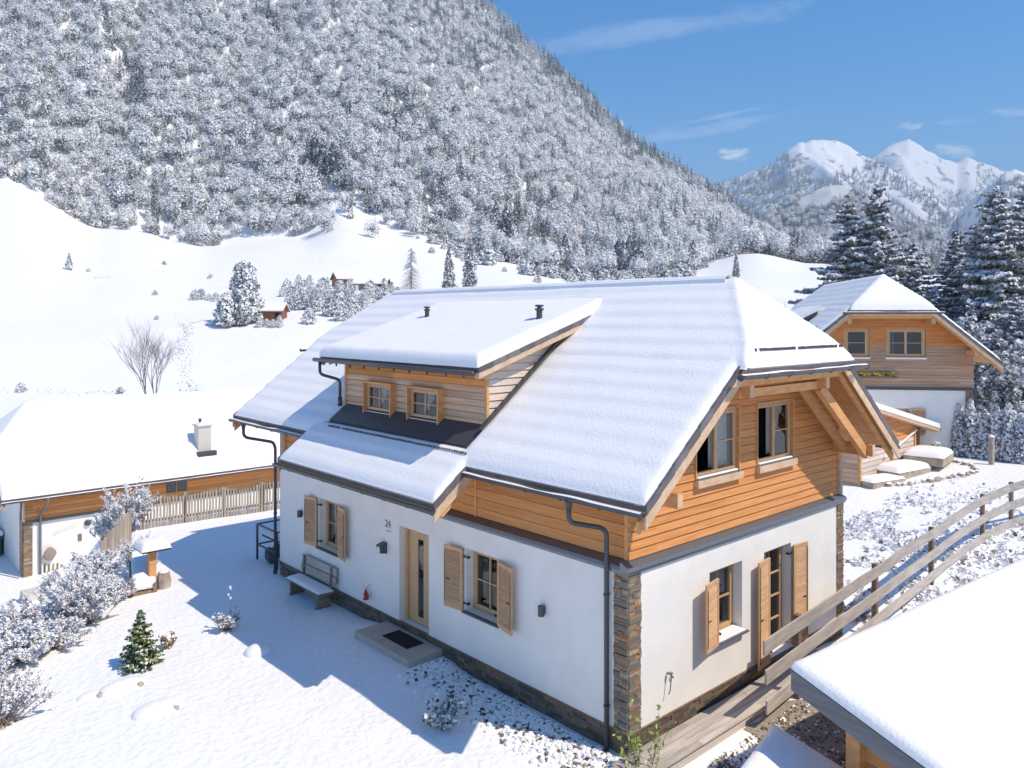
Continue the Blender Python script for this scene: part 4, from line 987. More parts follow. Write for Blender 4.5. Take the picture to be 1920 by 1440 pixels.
def far_mountains():
    M_alp = mat('alpine_snow', (.84, .86, .88), .6, col2=(.30, .31, .33), nscale=.014, lo=.57, hi=.62, bump=.4, bscale=.05, bdist=6, detail=8)
    M_low = mat('forest_floor_snow', (.62, .65, .68), .8, col2=(.45, .48, .5), nscale=.02, lo=.4, hi=.6)
    P = []
    # white peak, farthest
    pk = [(1560, 340, 3900), (1600, 318, 3850), (1640, 293, 3800), (1662, 279, 3800), (1680, 268, 3800), (1704, 262, 3800), (1722, 272, 3800), (1742, 284, 3800), (1770, 297, 3850), (1795, 304, 3900), (1815, 297, 3900), (1840, 303, 3900), (1862, 312, 3900), (1875, 320, 3900), (1900, 322, 3900), (1960, 330, 3900), (2100, 340, 3900)]
    P.append(ridge('white_peak', pk, [(1560, 520, 2700), (2100, 520, 2700)], 3, M_alp, amp=110, forest_rng=dict(n=9000, f=lambda px, py, x, y: (py > 375+vnoise(x, y, 300, 8, 3)*55-(px > 1830)*25) )))
    # left forested peak with a snowy top, nearer
    pk = [(1250, 400, 3000), (1320, 362, 3000), (1345, 349, 2980), (1385, 332, 2950), (1420, 318, 2920), (1450, 306, 2900), (1465, 294, 2900), (1480, 278, 2900), (1500, 267, 2900), (1530, 262, 2900), (1560, 263, 2900), (1582, 268, 2900), (1600, 279, 2880), (1622, 294, 2850), (1650, 304, 2800), (1680, 322, 2740), (1720, 348, 2650), (1760, 378, 2560), (1800, 410, 2450), (1850, 448, 2300), (1900, 470, 2200), (1990, 500, 2100)]
    P.append(ridge('wooded_peak', pk, [(1250, 540, 1900), (1990, 560, 1500)], 6, M_alp, amp=85, forest_rng=dict(n=15000, f=lambda px, py, x, y: (py > np.interp(px, [1250, 1440, 1480, 1520, 1560, 1620, 1700], [0, 0, 305, 306, 316, 318, 0])+vnoise(x, y, 120, 8, 3)*14) & (vnoise(x*.6+y*.4, y-x, 300, 15, 3) < .42))))
    # right shoulder
    pk = [(1770, 560, 2300), (1800, 500, 2300), (1835, 420, 2300), (1855, 365, 2300), (1868, 342, 2300), (1885, 322, 2300), (1905, 318, 2300), (1930, 326, 2300), (2100, 310, 2300), (2300, 330, 2300)]
    P.append(ridge('right_shoulder', pk, [(1770, 580, 1500), (2300, 580, 1500)], 9, M_alp, amp=60, forest_rng=dict(n=5000, f=lambda px, py, x, y: (py > 338+vnoise(x, y, 200, 8, 3)*12) & (vnoise(x, y, 260, 25, 3) < .3))))
    # low near hill with pale wood
    pk = [(1330, 470, 1500), (1380, 440, 1500), (1430, 402, 1500), (1500, 372, 1500), (1560, 345, 1500), (1600, 352, 1500), (1650, 385, 1450), (1700, 415, 1400), (1760, 448, 1350), (1830, 480, 1300), (1900, 500, 1250), (2000, 520, 1200)]
    P.append(ridge('low_wooded_hill', pk, [(1330, 540, 1100), (2000, 560, 950)], 12, M_low, amp=25, back=700, forest_rng=dict(n=6500, f=lambda px, py, x, y: vnoise(x, y, 150, 2, 3) < .5)))
    rs = np.random.RandomState(2); pts = np.concatenate(P); n = len(pts); cx, cy = to_cam(pts[:, 0], pts[:, 1])
    idx = np.where(rs.rand(n) < .55, rs.randint(5, 8, n), rs.randint(8, 11, n)); scl = rs.uniform(.8, 1.5, n)
    lowh = cy < 1520; idx = np.where(lowh & (rs.rand(n) < .6), rs.randint(0, 5, n), idx)
    scatter('distant_forest', pts, idx, rs.rand(n)*6.28, scl, 'hazy blue spruce woods on the distant peaks', 'forest')
far_mountains()
# ------------------------------------------------------------------ neighbouring buildings
def left_building():
    root = thing('bungalow', (0, 0, 0), 'low house down the slope on the left with white chimney on its snowy roof', 'house', local=True)
    P = dict(cx=0, W=4.6, y0=-.95, y1=15.5, hy0=-1.1, hy1=15.65, hz=.55, hs=1.0, ze=-.98, sl=.78)
    roof(root, P, t=.2, step=.13, bands=.0, seed=12)
    Yv, Xv = V(0, 1, 0), V(1, 0, 0)
    wx = 3.95
    clad(root, 'timber_band', 'x', wx, 1, -2.15, -1.0, lambda z: (0, 14.6), M_wood_y, [], bh=.16)
    wall(root, 'plaster_wall', (wx-.02, .0, -5.2), Yv, Xv, 14.6, 3.0, [], M_plaster)
    wall(root, 'gable_wall', (-wx, 0, -5.2), Xv, -Yv, 2*wx-.02, 4.1, [], M_plaster)
    gb = MB(); gb.face([(-wx, .03, -1.1), (wx-.05, .03, -1.1), (1.9, .03, .45), (-1.9, .03, .45)]); gb.build('gable_boards', [M_wood_x], root)
    stones(root, 'stone_corner', [((wx-.02, 0, 0), Yv, Xv, .34, -5.2, -2.22), ((wx-.36, 0, 0), Xv, -Yv, .34, -5.2, -2.22)], 22, .05, .1, .15, .4)
    f = MB(); f.box((wx-.02, -.06, -2.24), (wx+.09, 14.6, -2.15)); f.build('flashing_band', [M_metal], root)
    f = MB(); f.box((wx+.028, -.02, -2.15), (wx+.06, .04, -1.2)); f.build('corner_trim', [M_barge], root)
    for y in (6.05, 6.58):
        w = MB(); w.box((wx+.02, y, -1.78), (wx+.05, y+.44, -1.22)); w.build('dark_window', [M_metal], root)
        g = MB(); g.box((wx+.052, y+.05, -1.73), (wx+.056, y+.39, -1.27)); g.build('pane', [M_glass], bpy.data.objects[w_last()])
    dp = MB(); dp.tube(bend([(4.7, .78, -1.1), (4.66, .78, -1.35), (wx+.1, .62, -1.95), (wx+.09, .62, -5.0)], .1), .05, 8); dp.build('downpipe', [M_zinc], root, smooth=True)
    dp = MB(); dp.tube(bend([(4.6, -.2, -1.15), (wx+.05, -.12, -1.7), (wx+.05, -.12, -4.4)], .1), .05, 8); dp.build('downpipe', [M_bench], root, smooth=True)
    c = MB(); x0, y0 = 2.95, 7.75; c.box((x0, y0, -.6), (x0+.62, y0+.66, 1.28)); co = c.build('chimney', [M_chim], root)
    c = MB(); c.box((x0-.06, y0-.06, 1.26), (x0+.68, y0+.72, 1.33)); c.build('chimney_cap', [M_chim], co)
    c = MB(); c.box((x0-.04, y0-.04, 1.332), (x0+.66, y0+.70, 1.38)); c.ball((x0+.3, y0+.33, 1.38), .26, .28, .10, half=True); c.build('chimney_snow', [M_snow], co, smooth=False)
    c = MB(); c.tube([(x0+.3, y0+.2, 1.3), (x0+.3, y0+.2, 1.58)], .07, 8); c.tube([(x0+.3, y0+.2, 1.58), (x0+.3, y0+.2, 1.64)], .1, 8); c.build('chimney_pot', [M_metal], co)
    c = MB(); c.box((x0+.56, y0-.12, -.22), (x0+.95, y0+.82, .02)); c.build('chimney_flashing', [M_metal], co)
    l = MB(); l.ball((wx+.05, 2.55, -2.62), .12, .16, .14); l.build('wall_lamp', [M_metal], root, smooth=True)
    l = MB(); l.ball((wx+.15, .98, -3.72), .09, .26, .30, jit=.08); lo = l.build('wall_basket', [M_drydark], root)
    l = MB(); l.tube([(wx+.06, .83, -4.1), (wx+.06, .80, -4.8)], .02, 5); l.build('wall_pipe', [M_zinc], root)
    for i in range(4): l = MB(); l.box((wx, .78+i*.17, -4.78), (wx+.03, .78+i*.17+.06, -4.22)); l.build('vent_slot', [M_drygrass], root)
    l = MB(); l.box((wx+.001, 2.15, -3.4), (wx+.03, 2.3, -3.08)); l.build('wall_lantern', [M_drydark], root)
    mk = MB(); rs = random.Random(4)
    for i in range(13): y = 1.15+i*.075; mk.tube([(wx-.016, y, -2.92+.02*i), (wx-.016, y+rs.uniform(-.02, .05), -2.92+.02*i+rs.uniform(.06, .14))], .006, 4)
    mk.tube([(wx-.016, 1.12, -2.98), (wx-.016, 2.1, -2.72)], .005, 4); mk.build('wall_lettering', [M_drygrass], root)
    root.location = (-2.65, 35.75, 0); root.rotation_euler = (0, 0, R(-90)); return root
def w_last():
    return [o.name for o in bpy.data.objects if o.name.startswith('dark_window')][-1]
left_building()
def garage():
    root = thing('garage', (-4.2, 37.4, -5.0), 'dark teal shed in shade at the left picture edge under flat snow', 'shed')
    b = MB(); b.box((-8, 36.2, -5.6), (-2.75, 39, -3.7)); b.build('wall', [M_teal], root)
    b = MB(); b.box((-8.1, 36.0, -3.7), (-2.7, 39.2, -3.62)); b.build('roof_edge', [M_metal], root)
    b = MB(); b.box((-8.1, 36.0, -3.619), (-2.7, 39.2, -3.4)); b.build('roof_snow', [M_snow], root, bevel=.08)
    for k in range(2): b = MB(); b.box((-3.9, 36.12, -5.5+k*.95), (-3.0, 36.19, -4.7+k*.95)); b.build('door_panel', [M_metal], root)
garage()

def neighbour():
    c0 = w_of((1659-PCX)/F*35.7, 35.7, .72)
    root = thing('neighbour_chalet', (0, 0, 0), 'second chalet behind on the right with timber gable facing us', 'house', local=True)
    P = dict(cx=0, W=4.5, y0=-1.0, y1=12.5, hy0=-1.15, hy1=12.7, hz=6.42, hs=1.0, ze=4.15, sl=.84)
    roof(root, P, t=.17, step=.09, bands=.022, seed=22)
    X_, NG = V(1, 0, 0), V(0, -1, 0)
    rg = lambda z: (-(min(3.72, 4.5-(z+.2-4.15)/.84)), min(3.72, 4.5-(z+.2-4.15)/.84))
    wx = [(-2.42, -.42, 4.28, 5.62), (.02, 1.74, 4.28, 5.62)]
    wx = [(-1.75, -.68, 4.30, 5.60), (.05, 1.72, 4.30, 5.60)]
    clad(root, 'timber_gable', 'y', 0, -1, 2.93, 6.55, rg, M_weath_x, wx, bh=.145, mats=[M_weath_x, M_wood_x], pick=lambda z, r: 0 if z < 4.75 else 1)
    for i, (a, b, c, d) in enumerate(wx):
        window(root, (a, .0, c), X_, NG, b-a, d-c, rec=.02, sash=2 if i else 1, rows=2, cols=1, fr=.11, sillout=.1, curtain=[(0, .25, 'full', 1)], sill=M_snow, silld=.07)
    window(root, (-3.0, 0, 4.30), X_, NG, .95, 1.30, rec=.02, sash=1, rows=2, cols=1, fr=.08, sillout=.1, curtain=[(0, 1, 'full', 0)], sill=M_snow, silld=.07)
    hg = [(-.05, 1.15, .95, 2.02)]
    wall(root, 'plaster_wall', (-3.75, -.02, -.6), X_, NG, 7.45, 3.45, [(3.65, 4.8, 1.45, 2.6)], M_plaster)
    wall(root, 'side_wall', (3.7, -.02, -.6), V(0, 1, 0), X_, 12, 4.5, [], M_plaster); wall(root, 'side_wall', (-3.75, -.02, -.6), V(0, 1, 0), -X_, 12, 4.5, [], M_weath_y)
    f = MB(); f.box((-3.8, -.12, 2.84), (3.82, .03, 2.96)); f.build('flashing_band', [M_metal], root)
    stones(root, 'stone_corner', [((3.38, -.02, 0), X_, NG, .33, -.5, 2.82)], 31, .05, .1, .12, .3)
    window(root, (-.1, -.02, .85), X_, NG, 1.15, 1.15, rec=.14, sash=2, rows=1, cols=1, curtain=[(0, 1, 'full', 0)])
    shutter(root, (1.07, -.05, .85), X_, NG, .62, 1.15, R(6)); shutter(root, (-.12, -.05, .85), -X_, NG, .62, 1.15, R(6))
    for x, z in ((-1.75, 6.06), (1.75, 6.06), (3.5, 4.66), (-3.5, 4.66)):
        pu = MB(); pu.box((x-.09, -.9, z-.24), (x+.09, 0, z)); pu.build('purlin', [M_beam], root); e = MB(); e.box((x-.08, -.906, z-.23), (x+.08, -.902, z-.01)); e.build('purlin_end', [M_barge], root)
    dp = MB(); dp.tube(bend([(4.5, .1, 4.05), (4.4, .1, 3.85), (3.85, .0, 3.5), (3.8, .0, 3.1), (3.8, .0, .0)], .1), .045, 8); dp.build('downpipe', [M_metal], root, smooth=True)
    fb = MB(); rs = random.Random(3)
    for i in range(60): fb.ball((-1.0+rs.random()*1.75-.35, -.12-rs.random()*.12, 3.5+rs.uniform(-.07, .12)), .05, .05, .05, nu=5, nv=3)
    fo = fb.build('window_box_flowers', [M_flower], root); fb = MB(); fb.box((-1.4, -.24, 3.36), (.45, -.04, 3.45)); fb.build('flower_box', [M_drydark], fo)
    # dormer on the left slope
    d = MB(); d.prism([(-4.3, 3.2, 5.35), (-4.3, 8, 5.35), (-2.2, 8, 6.4), (-2.2, 3.2, 6.4)], (0, 0, -.12)); d.build('dormer_roof', [M_tile], root)
    d = MB(); d.prism([(-4.32, 3.15, 5.55), (-4.32, 8, 5.55), (-2.0, 8, 6.72), (-2.0, 3.15, 6.72)], (0, 0, -.19)); d.build('dormer_snow', [M_snow], root, bevel=.06)
    d = MB(); d.prism([(-3.9, 3.5, 4.6), (-3.9, 3.5, 5.4), (-2.3, 3.5, 6.25), (-2.3, 3.5, 6.0)], (0, 4.3, 0)); d.build('dormer_wall', [M_redbarn], root)
    v = MB(); v.tube([(-2.7, 9.6, 5.6), (-2.7, 9.6, 6.75)], .16, 8); v.build('vent_pipe', [M_metal], root)
    root.location = c0; root.rotation_euler = (0, 0, math.atan2(-.155*U2[1]+1*-.6717, 0.7408233-.155*.6717)); return root
neighbour()

def hut():
    root = thing('garden_hut', (20.3, 5.3, .2), 'small slatted timber hut with snowy lean-to roof beside the second chalet', 'hut')
    x0, x1, y0, y1, z0 = 20.3, 25.6, 5.3, 8.4, .0
    ztop = lambda x: 3.25-(x-21.5)*.215-.20
    clad(root, 'front_wall', 'y', y0, -1, z0, 3.3, lambda z: (x0, min(x1, max(x0+.1, 21.5+(3.05-z)/.215))), M_weath_xs, [], bh=.19, mats=[M_weath_xs, M_wood_x], pick=lambda z, r: 1 if z > 1.62 else 0)
    clad(root, 'end_wall', 'x', x0, -1, z0, 3.1, lambda z: (y0, y1), M_weath_y, [], bh=.19)
    clad(root, 'end_wall', 'x', x1, 1, z0, 2.1, lambda z: (y0, y1), M_weath_y, [], bh=.19)
    t = MB(); t.box((x0-.06, y0-.08, z0), (x0+.05, y0+.02, 3.2)); t.mark(); t.box((x1-.05, y0-.08, z0), (x1+.05, y0+.02, 2.1)); t.builds('corner_post', [M_beam], root)
    p = MB(); p.box((26.0, 5.2, .1), (26.3, 5.5, 2.0)); p.build('post', [M_bench], root)
    r = MB(); r.prism([(x0-.4, 4.95, ztop(x0-.4)+.14), (27.7, 4.95, ztop(27.7)+.14), (27.7, 8.8, ztop(27.7)+.14), (x0-.4, 8.8, ztop(x0-.4)+.14)], (0, 0, -.13)); r.build('roof', [M_barge], root)
    s = MB(); s.prism([(x0-.42, 4.93, ztop(x0-.4)+.36), (27.75, 4.93, ztop(27.7)+.36), (27.75, 8.8, ztop(27.7)+.36), (x0-.42, 8.8, ztop(x0-.4)+.36)], (0, 0, -.215)); s.build('roof_snow', [M_snow], root, bevel=.07)
    s = MB(); s.beam((22.4, 5.18, 1.20), (25.6, 5.18, 2.0), .06, .05); s.build('snowy_batten', [M_snow], root)
hut()
def dome_slab(name, loc, sx, sy, h, rz, label, cat, stone=.12, group=None, round_=.45, edge=M_rock):
    root = thing(name, loc, label, cat, group, local=True)
    b = MB(); b.box((-sx/2, -sy/2, -.15), (sx/2, sy/2, stone)); b.build('stone', [edge], root, bevel=.03)
    u = np.linspace(-1, 1, 17); A, B = np.meshgrid(u, u, indexing='ij'); q = 1-np.maximum(np.abs(A), np.abs(B))**4; q2 = (1-np.abs(A)**5)*(1-np.abs(B)**5)
    Z = stone+.002+h*np.clip(q2, 0, 1)**round_; grid_obj('snow_cap', A*sx/2*1.02, B*sy/2*1.02, Z-.0, M_snow, root)
    root.location = loc; root.rotation_euler = (0, 0, rz); return root
def terrace():
    root = thing('stone_edging', (23, 4.4, .2), 'curved low stone edging with snow on it in front of the timber hut', 'stone border')
    pts = [(20.4, 4.9), (21.5, 4.0), (22.9, 3.35), (24.2, 2.9), (25.3, 2.7), (26.0, 3.1), (26.6, 4.0), (27.2, 5.1)]
    rs = random.Random(8); mb = MB(); sn = MB(); tot = 0
    for i in range(len(pts)-1):
        a, b = V(*pts[i], 0), V(*pts[i+1], 0); n = int((b-a).length/.28)
        for k in range(n):
            p = a.lerp(b, (k+.5)/n); z = tz(p.x, p.y); q = rs.uniform(.55, 1.1); ox, oy = rs.uniform(-.07, .07), rs.uniform(-.07, .07); mb.ball((p.x+ox, p.y+oy, z+.02), .19*q, .15*q, .12*q, nu=7, nv=5, jit=.22)
            if rs.random() < .75: sn.ball((p.x+ox, p.y+oy, z+.02+.085*q), .16*q, .13*q, .06, nu=7, nv=4, jit=.08, half=True)
    mb.build('edge_stones', [M_rock], root, smooth=True); sn.build('snow_caps', [M_snow], root, smooth=True)
    dome_slab('stone_slab', (21.2, 4.85, tz(21.2, 4.8)+.02), 1.9, .8, .14, -.25, 'leftmost snow-capped stone slab in front of the timber hut', 'stone slab', group='snowy slabs before the hut')
    dome_slab('stone_slab', (23.0, 4.75, tz(23, 4.7)+.10), 2.3, 1.1, .26, -.15, 'rounded snow-heaped middle slab in front of the timber hut', 'stone slab', group='snowy slabs before the hut')
    dome_slab('stone_slab', (25.2, 4.55, tz(25.2, 4.5)+.30), 2.1, 1.5, .24, .15, 'largest raised snow-capped slab near the hut post', 'stone slab', stone=.20, group='snowy slabs before the hut')
terrace()

# ------------------------------------------------------------------ things around the chalet
def yard():
    # bench
    root = thing('bench', (0, 0, 0), 'weathered wooden bench with snow on its seat against the white wall', 'bench', local=True)
    L = 1.75
    s = MB(); s.box((-L/2, -.21, .40), (L/2, .21, .445)); s.build('seat', [M_bench], root)
    s = MB(); s.box((-L/2, .23, .56), (L/2, .27, .76)); s.mark(); s.box((-L/2, .25, .78), (L/2, .29, .98)); s.builds('backrest', [M_grey], root)
    for sx in (-1, 1):
        l = MB(); l.box((sx*L*.40-.035, -.19, 0), (sx*L*.40+.035, .22, .07)); l.box((sx*L*.40-.03, -.17, .07), (sx*L*.40+.03, .18, .40)); l.build('leg', [M_bench], root)
        l = MB(); l.beam((sx*L*.40, .19, .30), (sx*L*.40, .25, .98), .06, .07); l.build('back_post', [M_bench], root)
    u = np.linspace(-1, 1, 25); w = np.linspace(-1, 1, 11); A, B = np.meshgrid(u, w, indexing='ij'); Z = .447+.075*np.clip((1-np.abs(A)**8)*(1-np.abs(B)**4), 0, 1)**.5
    grid_obj('seat_snow', A*(L/2), B*.22, Z, M_snow, root)
    root.location = (-.36, 10.1, -.43); root.rotation_euler = (0, 0, R(-90))
    # doorstep + mat
    st = MB(); st.box((-.86, 4.98, -.45), (.13, 7.08, -.15)); st.build('doorstep', [M_slab], None, origin=(-.4, 6, -.4), bevel=.012); tag(bpy.data.objects['doorstep'], 'pale stone doorstep in front of the wooden front door', 'doorstep')
    mt = MB(); mt.box((-.56, 5.48, -.149), (-.12, 6.42, -.135)); 
    for i in range(11):
        for j in range(5): mt.box((-.54+j*.083, 5.51+i*.083, -.134), (-.54+j*.083+.06, 5.51+i*.083+.06, -.128))
    tag(mt.build('doormat', [M_mat], None, origin=(-.34, 5.95, -.15)), 'black rubber doormat lying on the stone doorstep', 'doormat')
    o = MB(); o.tube([(-.12, 7.8, .18), (-.12, 7.8, .24), (-.12, 7.8, .44)], [.07, .075, .01], 10); o.tube([(-.12, 7.8, .17), (-.12, 7.8, .19)], .05, 8)
    root = thing('hanging_ornament', (-.12, 7.8, .2), 'small red cone-shaped ornament hanging on the wall left of the door', 'ornament'); ob = o.build('cone', [M_red], root)
    q = MB(); q.ball((-.19, 7.8, .25), .02, .03, .035); q.build('white_patch', [M_frost], root); q = MB(); q.tube([(-.12, 7.8, .43), (-.004, 7.8, .50)], .005, 5); q.build('hook', [M_black], root)
    # bin rack at the far corner of the house
    root = thing('metal_rack', (0, 14, -.4), 'dark metal stand with snow on its top at the far house corner', 'stand')
    r = MB(); x0, x1, y0, y1, zb, zt_ = .15, 1.2, 13.0, 14.3, tz(.6, 13.6), tz(.6, 13.6)+1.05
    for i, (x, y) in enumerate(((x0, y0), (x1, y0), (x0, y1), (x1, y1))): r.mark(); r.beam((x, y, zb-.1), (x, y, zt_), .05, .05)
    r.builds('leg', [M_metal], root)
    r = MB()
    for z in (zt_, zb+.45): r.beam((x0, y0, z), (x1, y0, z), .05, .04); r.beam((x0, y1, z), (x1, y1, z), .05, .04); r.beam((x0, y0, z), (x0, y1, z), .05, .04); r.beam((x1, y0, z), (x1, y1, z), .05, .04)
    r.build('frame', [M_metal], root); r = MB(); r.box((x0+.1, y0+.1, zt_-.35), (x1-.1, y1-.1, zt_-.3)); so = r.build('shelf', [M_metal], root)
    r = MB(); r.box((x0+.1, y0+.1, zt_-.299), (x1-.1, y1-.1, zt_-.22)); r.build('shelf_snow', [M_snow], so, bevel=.02)
    # firewood / pot plants in the rack
    rs = random.Random(2); 
    for i in range(5): q = MB(); q.ball((x0+.12+rs.random()*.5, y0+.15+i*.23, zb+.2), .16, .15, .2, nu=7, nv=5, jit=.25); q.build('stored_pot', [M_metal], root)
    # bird feeder with stump and trough
    gz = tz(-2.95, 14.0)
    root = thing('bird_feeder', (-2.95, 14.0, gz), 'wooden post bird feeder with thick pillow of snow on its little roof', 'bird feeder')
    p = MB(); p.beam((-2.95, 14.0, gz-.2), (-2.95, 14.0, gz+1.1), .20, .18, up=V(1, 0, 0)); p.build('post', [M_beam], root)
    p = MB(); p.box((-3.28, 13.7, gz+1.08), (-2.55, 14.4, gz+1.13)); ro = p.build('roof', [M_metal], root)
    u = np.linspace(-1, 1, 15); A, B = np.meshgrid(u, u, indexing='ij'); Z = gz+1.13+.23*np.clip((1-np.abs(A)**4)*(1-np.abs(B)**4), 0, 1)**.5; grid_obj('roof_snow', -2.915+A*.39, 14.05+B*.38, Z, M_snow, ro)
    gz = tz(-3.3, 14.5)
    root = thing('log_trough', (-3.3, 14.5, gz), 'snow-filled low log trough leaning beside the bird feeder post', 'trough')
    p = MB(); p.obox(V(-3.55, 13.85, gz-.05), V(.35, 1.25, .55), V(.10, -.03, 0), V(0, 0, .30)); p.mark(); p.obox(V(-3.0, 13.75, gz-.05), V(.35, 1.25, .55), V(.10, -.03, 0), V(0, 0, .30)); p.mark(); p.obox(V(-3.5, 13.85, gz-.0), V(.35, 1.25, .55), V(.55, -.1, 0), V(0, 0, .06)); p.builds('log_side', [M_bench], root)
    p = MB(); p.obox(V(-3.50, 13.85, gz+.1), V(.35, 1.25, .55), V(.58, -.10, 0), V(0, 0, .26)); p.build('snow_fill', [M_snow], root, bevel=.09)
    gz = tz(-2.65, 13.9)
    q = MB(); q.tube([(-2.66, 13.93, gz-.1), (-2.66, 13.93, gz+.22), (-2.66, 13.93, gz+.42)], [.17, .19, .15], 9); root = thing('tree_stump', (-2.66, 13.93, gz), 'rough brown tree stump right beside the bird feeder post', 'stump'); q.build('trunk', [M_rock], root); q = MB(); q.ball((-2.66, 13.93, gz+.42), .13, .13, .05, half=True); q.build('snow_cap', [M_snow], root, smooth=True)
    # board screen
    a, b = V(-3.3, 17.5, 0), V(-2.0, 19.0, 0); root = thing('board_screen', (-2.7, 18.2, tz(-2.7, 18.2)), 'short grey board screen with sloping top standing in the snowy bushes', 'screen'); s = MB(); n = 12
    for i in range(n):
        p = a.lerp(b, i/n); d = (b-a)/n; z = tz(p.x, p.y); s.obox(V(p.x, p.y, z-.3), V(d.x*.93, d.y*.93, 0), V(.02, -.02, 0), V(0, 0, .95+.45*i/n))
    s.build('boards', [M_greyv], root)
    # picket fence
    a, b = V(-1.35, 20.1, 0), V(5.5, 19.55, 0); root = thing('picket_fence', (0, 20, -.4), 'long wavy picket fence of weathered pales across the back yard', 'fence')
    s = MB(); n = 66; rs = random.Random(6)
    for i in range(n):
        p = a.lerp(b, i/n); z = tz(p.x, p.y)-.12; h = 1.16+.05*math.sin(i*.33)+rs.uniform(-.03, .03); l_ = rs.uniform(-.02, .02); r_ = rs.random(); x = p.x; w = .062
        s.prism([(x-w/2, p.y, z), (x+w/2, p.y, z), (x+w/2+l_, p.y-.02, z+h-.05), (x+l_, p.y-.02, z+h), (x-w/2+l_, p.y-.02, z+h-.05)], (0, .025, 0), r=r_)
    s.build('pales', [M_greyv], root); s = MB(); 
    for zz in (.25, .85): s.mark(); s.beam((a.x, a.y+.06, tz(a.x, a.y)+zz), (b.x, b.y+.06, tz(b.x, b.y)+zz), .05, .09)
    s.builds('rail', [M_greyv], root); s = MB()
    for i in range(5): p = a.lerp(b, (i+.06)/5); s.mark(); s.beam((p.x, p.y+.12, tz(p.x, p.y)-.2), (p.x, p.y+.12, tz(p.x, p.y)+1.05), .11, .11)
    s.builds('post', [M_greyv], root)
    # walkway
    root = thing('boardwalk', (2, -.5, -.3), 'grey plank boardwalk running along the foot of the sunny gable wall', 'walkway')
    s = MB(); rs = random.Random(9)
    for r_ in range(5):
        y = -.055-r_*.127; x = -.95
        while x < 6.0: l_ = rs.uniform(1.6, 3.2); s.box((x, y-.118, -.305+rs.uniform(-.004, .004)), (min(x+l_, 6.05)-.006, y, -.27)); x += l_
    s.build('planks', [M_grey], root); s = MB(); s.box((-.95, -.73, -.52), (6.05, -.69, -.31)); s.build('edge_board', [M_grey], root)
    # rail fence along the slope
    root = thing('rail_fence', (8, -.6, -.2), 'grey three-rail plank fence climbing from the boardwalk to the right', 'fence')
    P_ = [(2.35, -1.05, .0), (5, -.80, -.03), (8.5, -.45, -.08), (11, -.2, -.12), (13, -.02, -.14), (15, .06, -.05), (17.2, .0, .13), (18.4, -.3, .33), (19.6, -1.0, .6), (23, -2.4, .9)]
    def crv(x):
        return [np.interp(x, [p[0] for p in P_], [p[i] for p in P_]) for i in (1, 2)]
    posts = [3.95, 8.35, 12.95, 17.15, 18.55, 22.0]
    for k, (zo, start) in enumerate(((1.08, 2.35), (.56, 2.42), (.03, 2.45))):
        xs_ = [start, 5.2, 7, 8.5, 10, 11.5, 13, 14.3, 15.6, 17.2, 18.4, 19.6, 23]; hb = .25 if k < 2 else .24; rr = MB(); th = .035
        pr = None
        for i, x in enumerate(xs_):
            y, z = crv(x); z = z+zo-k*.045*min(1, (x-2.3)/8)+.015*math.sin(x*1.3+k); ring = [V(x, y-th, z-hb/2), V(x, y, z-hb/2), V(x, y, z+hb/2), V(x, y-th, z+hb/2)]
            if pr:
                for q in range(4): rr.face([pr[q], ring[q], ring[(q+1) % 4], pr[(q+1) % 4]], 0, .2+k*.3)
            else: rr.face(ring, 0, .4)
            pr = ring
        rr.build('rail', [M_grey], root)
    for x in posts:
        y, z = crv(x); p = MB(); p.box((x-.06, y+.005, tz(x, y)-.3), (x+.06, y+.115, z+1.22)); p.build('post', [M_bench], root); 
    # woodshed roof at the lower right
    root = thing('woodshed', (0, 0, 0), 'nearest shed at lower right with deep clean snow on its grey-edged roof', 'shed', local=True)
    LX, LY, sl = 10.5, 5.6, .30
    zr = lambda y: y*sl    # local y negative downslope
    s = MB(); s.prism([(0, 0, 0), (LX, 0, 0), (LX, -LY, zr(-LY)), (0, -LY, zr(-LY))], (0, 0, -.05)); s.build('roof_deck', [M_grey], root)
    s = MB(); s.obox(V(-.03, .02, -.30), V(0, -LY, -LY*sl), V(.035, 0, 0), V(0, 0, .285)); s.mark(); s.obox(V(.01, .005, -.3), V(LX, 0, 0), V(0, .035, 0), V(0, 0, .28)); s.builds('fascia_board', [M_fasc], root)
    xs = lines(-.03, LX, .12, [-.03, LX]); ys = lines(-LY, .04, .12, [-LY, .04]); X, Y = np.meshgrid(xs, ys, indexing='ij'); d = rect_d(X, Y, -.03, LX, -LY, .04)
    pr_ = np.sqrt(np.clip(1-(1-np.clip(d/.22, 0, 1))**2, 0, 1)); Z = Y*sl-.005+.17*pr_*(1+.10*vnoise(X, Y, 1.5, 3, 3)); grid_obj('roof_snow', X, Y, Z, M_snow, root)
    s = MB(); s.box((.42, -.75, -3.0), (.62, -.55, -.3)); s.build('corner_post', [M_beam], root)
    clad(root, 'board_wall', 'x', .60, -1, -3.0, -.32, lambda z: (min(-.8, max(-5.2, (z+.36)/.30)), -.75), M_wood_y, [], bh=.2)
    clad(root, 'board_wall', 'y', -.58, 1, -3.0, -.32, lambda z: (.6, LX-.5), M_wood_x, [], bh=.2)
    root.location = (.47, -2.62, 1.80); root.rotation_euler = (0, 0, R(-5))
    # lower snow-covered lean-to
    root = thing('log_store', (0, 0, 0), 'small snow-heaped box at the bottom edge left of the nearest shed', 'box', local=True)
    s = MB(); s.prism([(-2.6, -3.2, -1.36), (-.05, -3.2, -1.1), (-.05, -.05, -.10), (-2.6, -.05, -.36)], (0, 0, -.12)); s.box((-2.4, -3, -2), (-.25, -.25, -1.4)); s.build('box_wall', [M_grey], root)
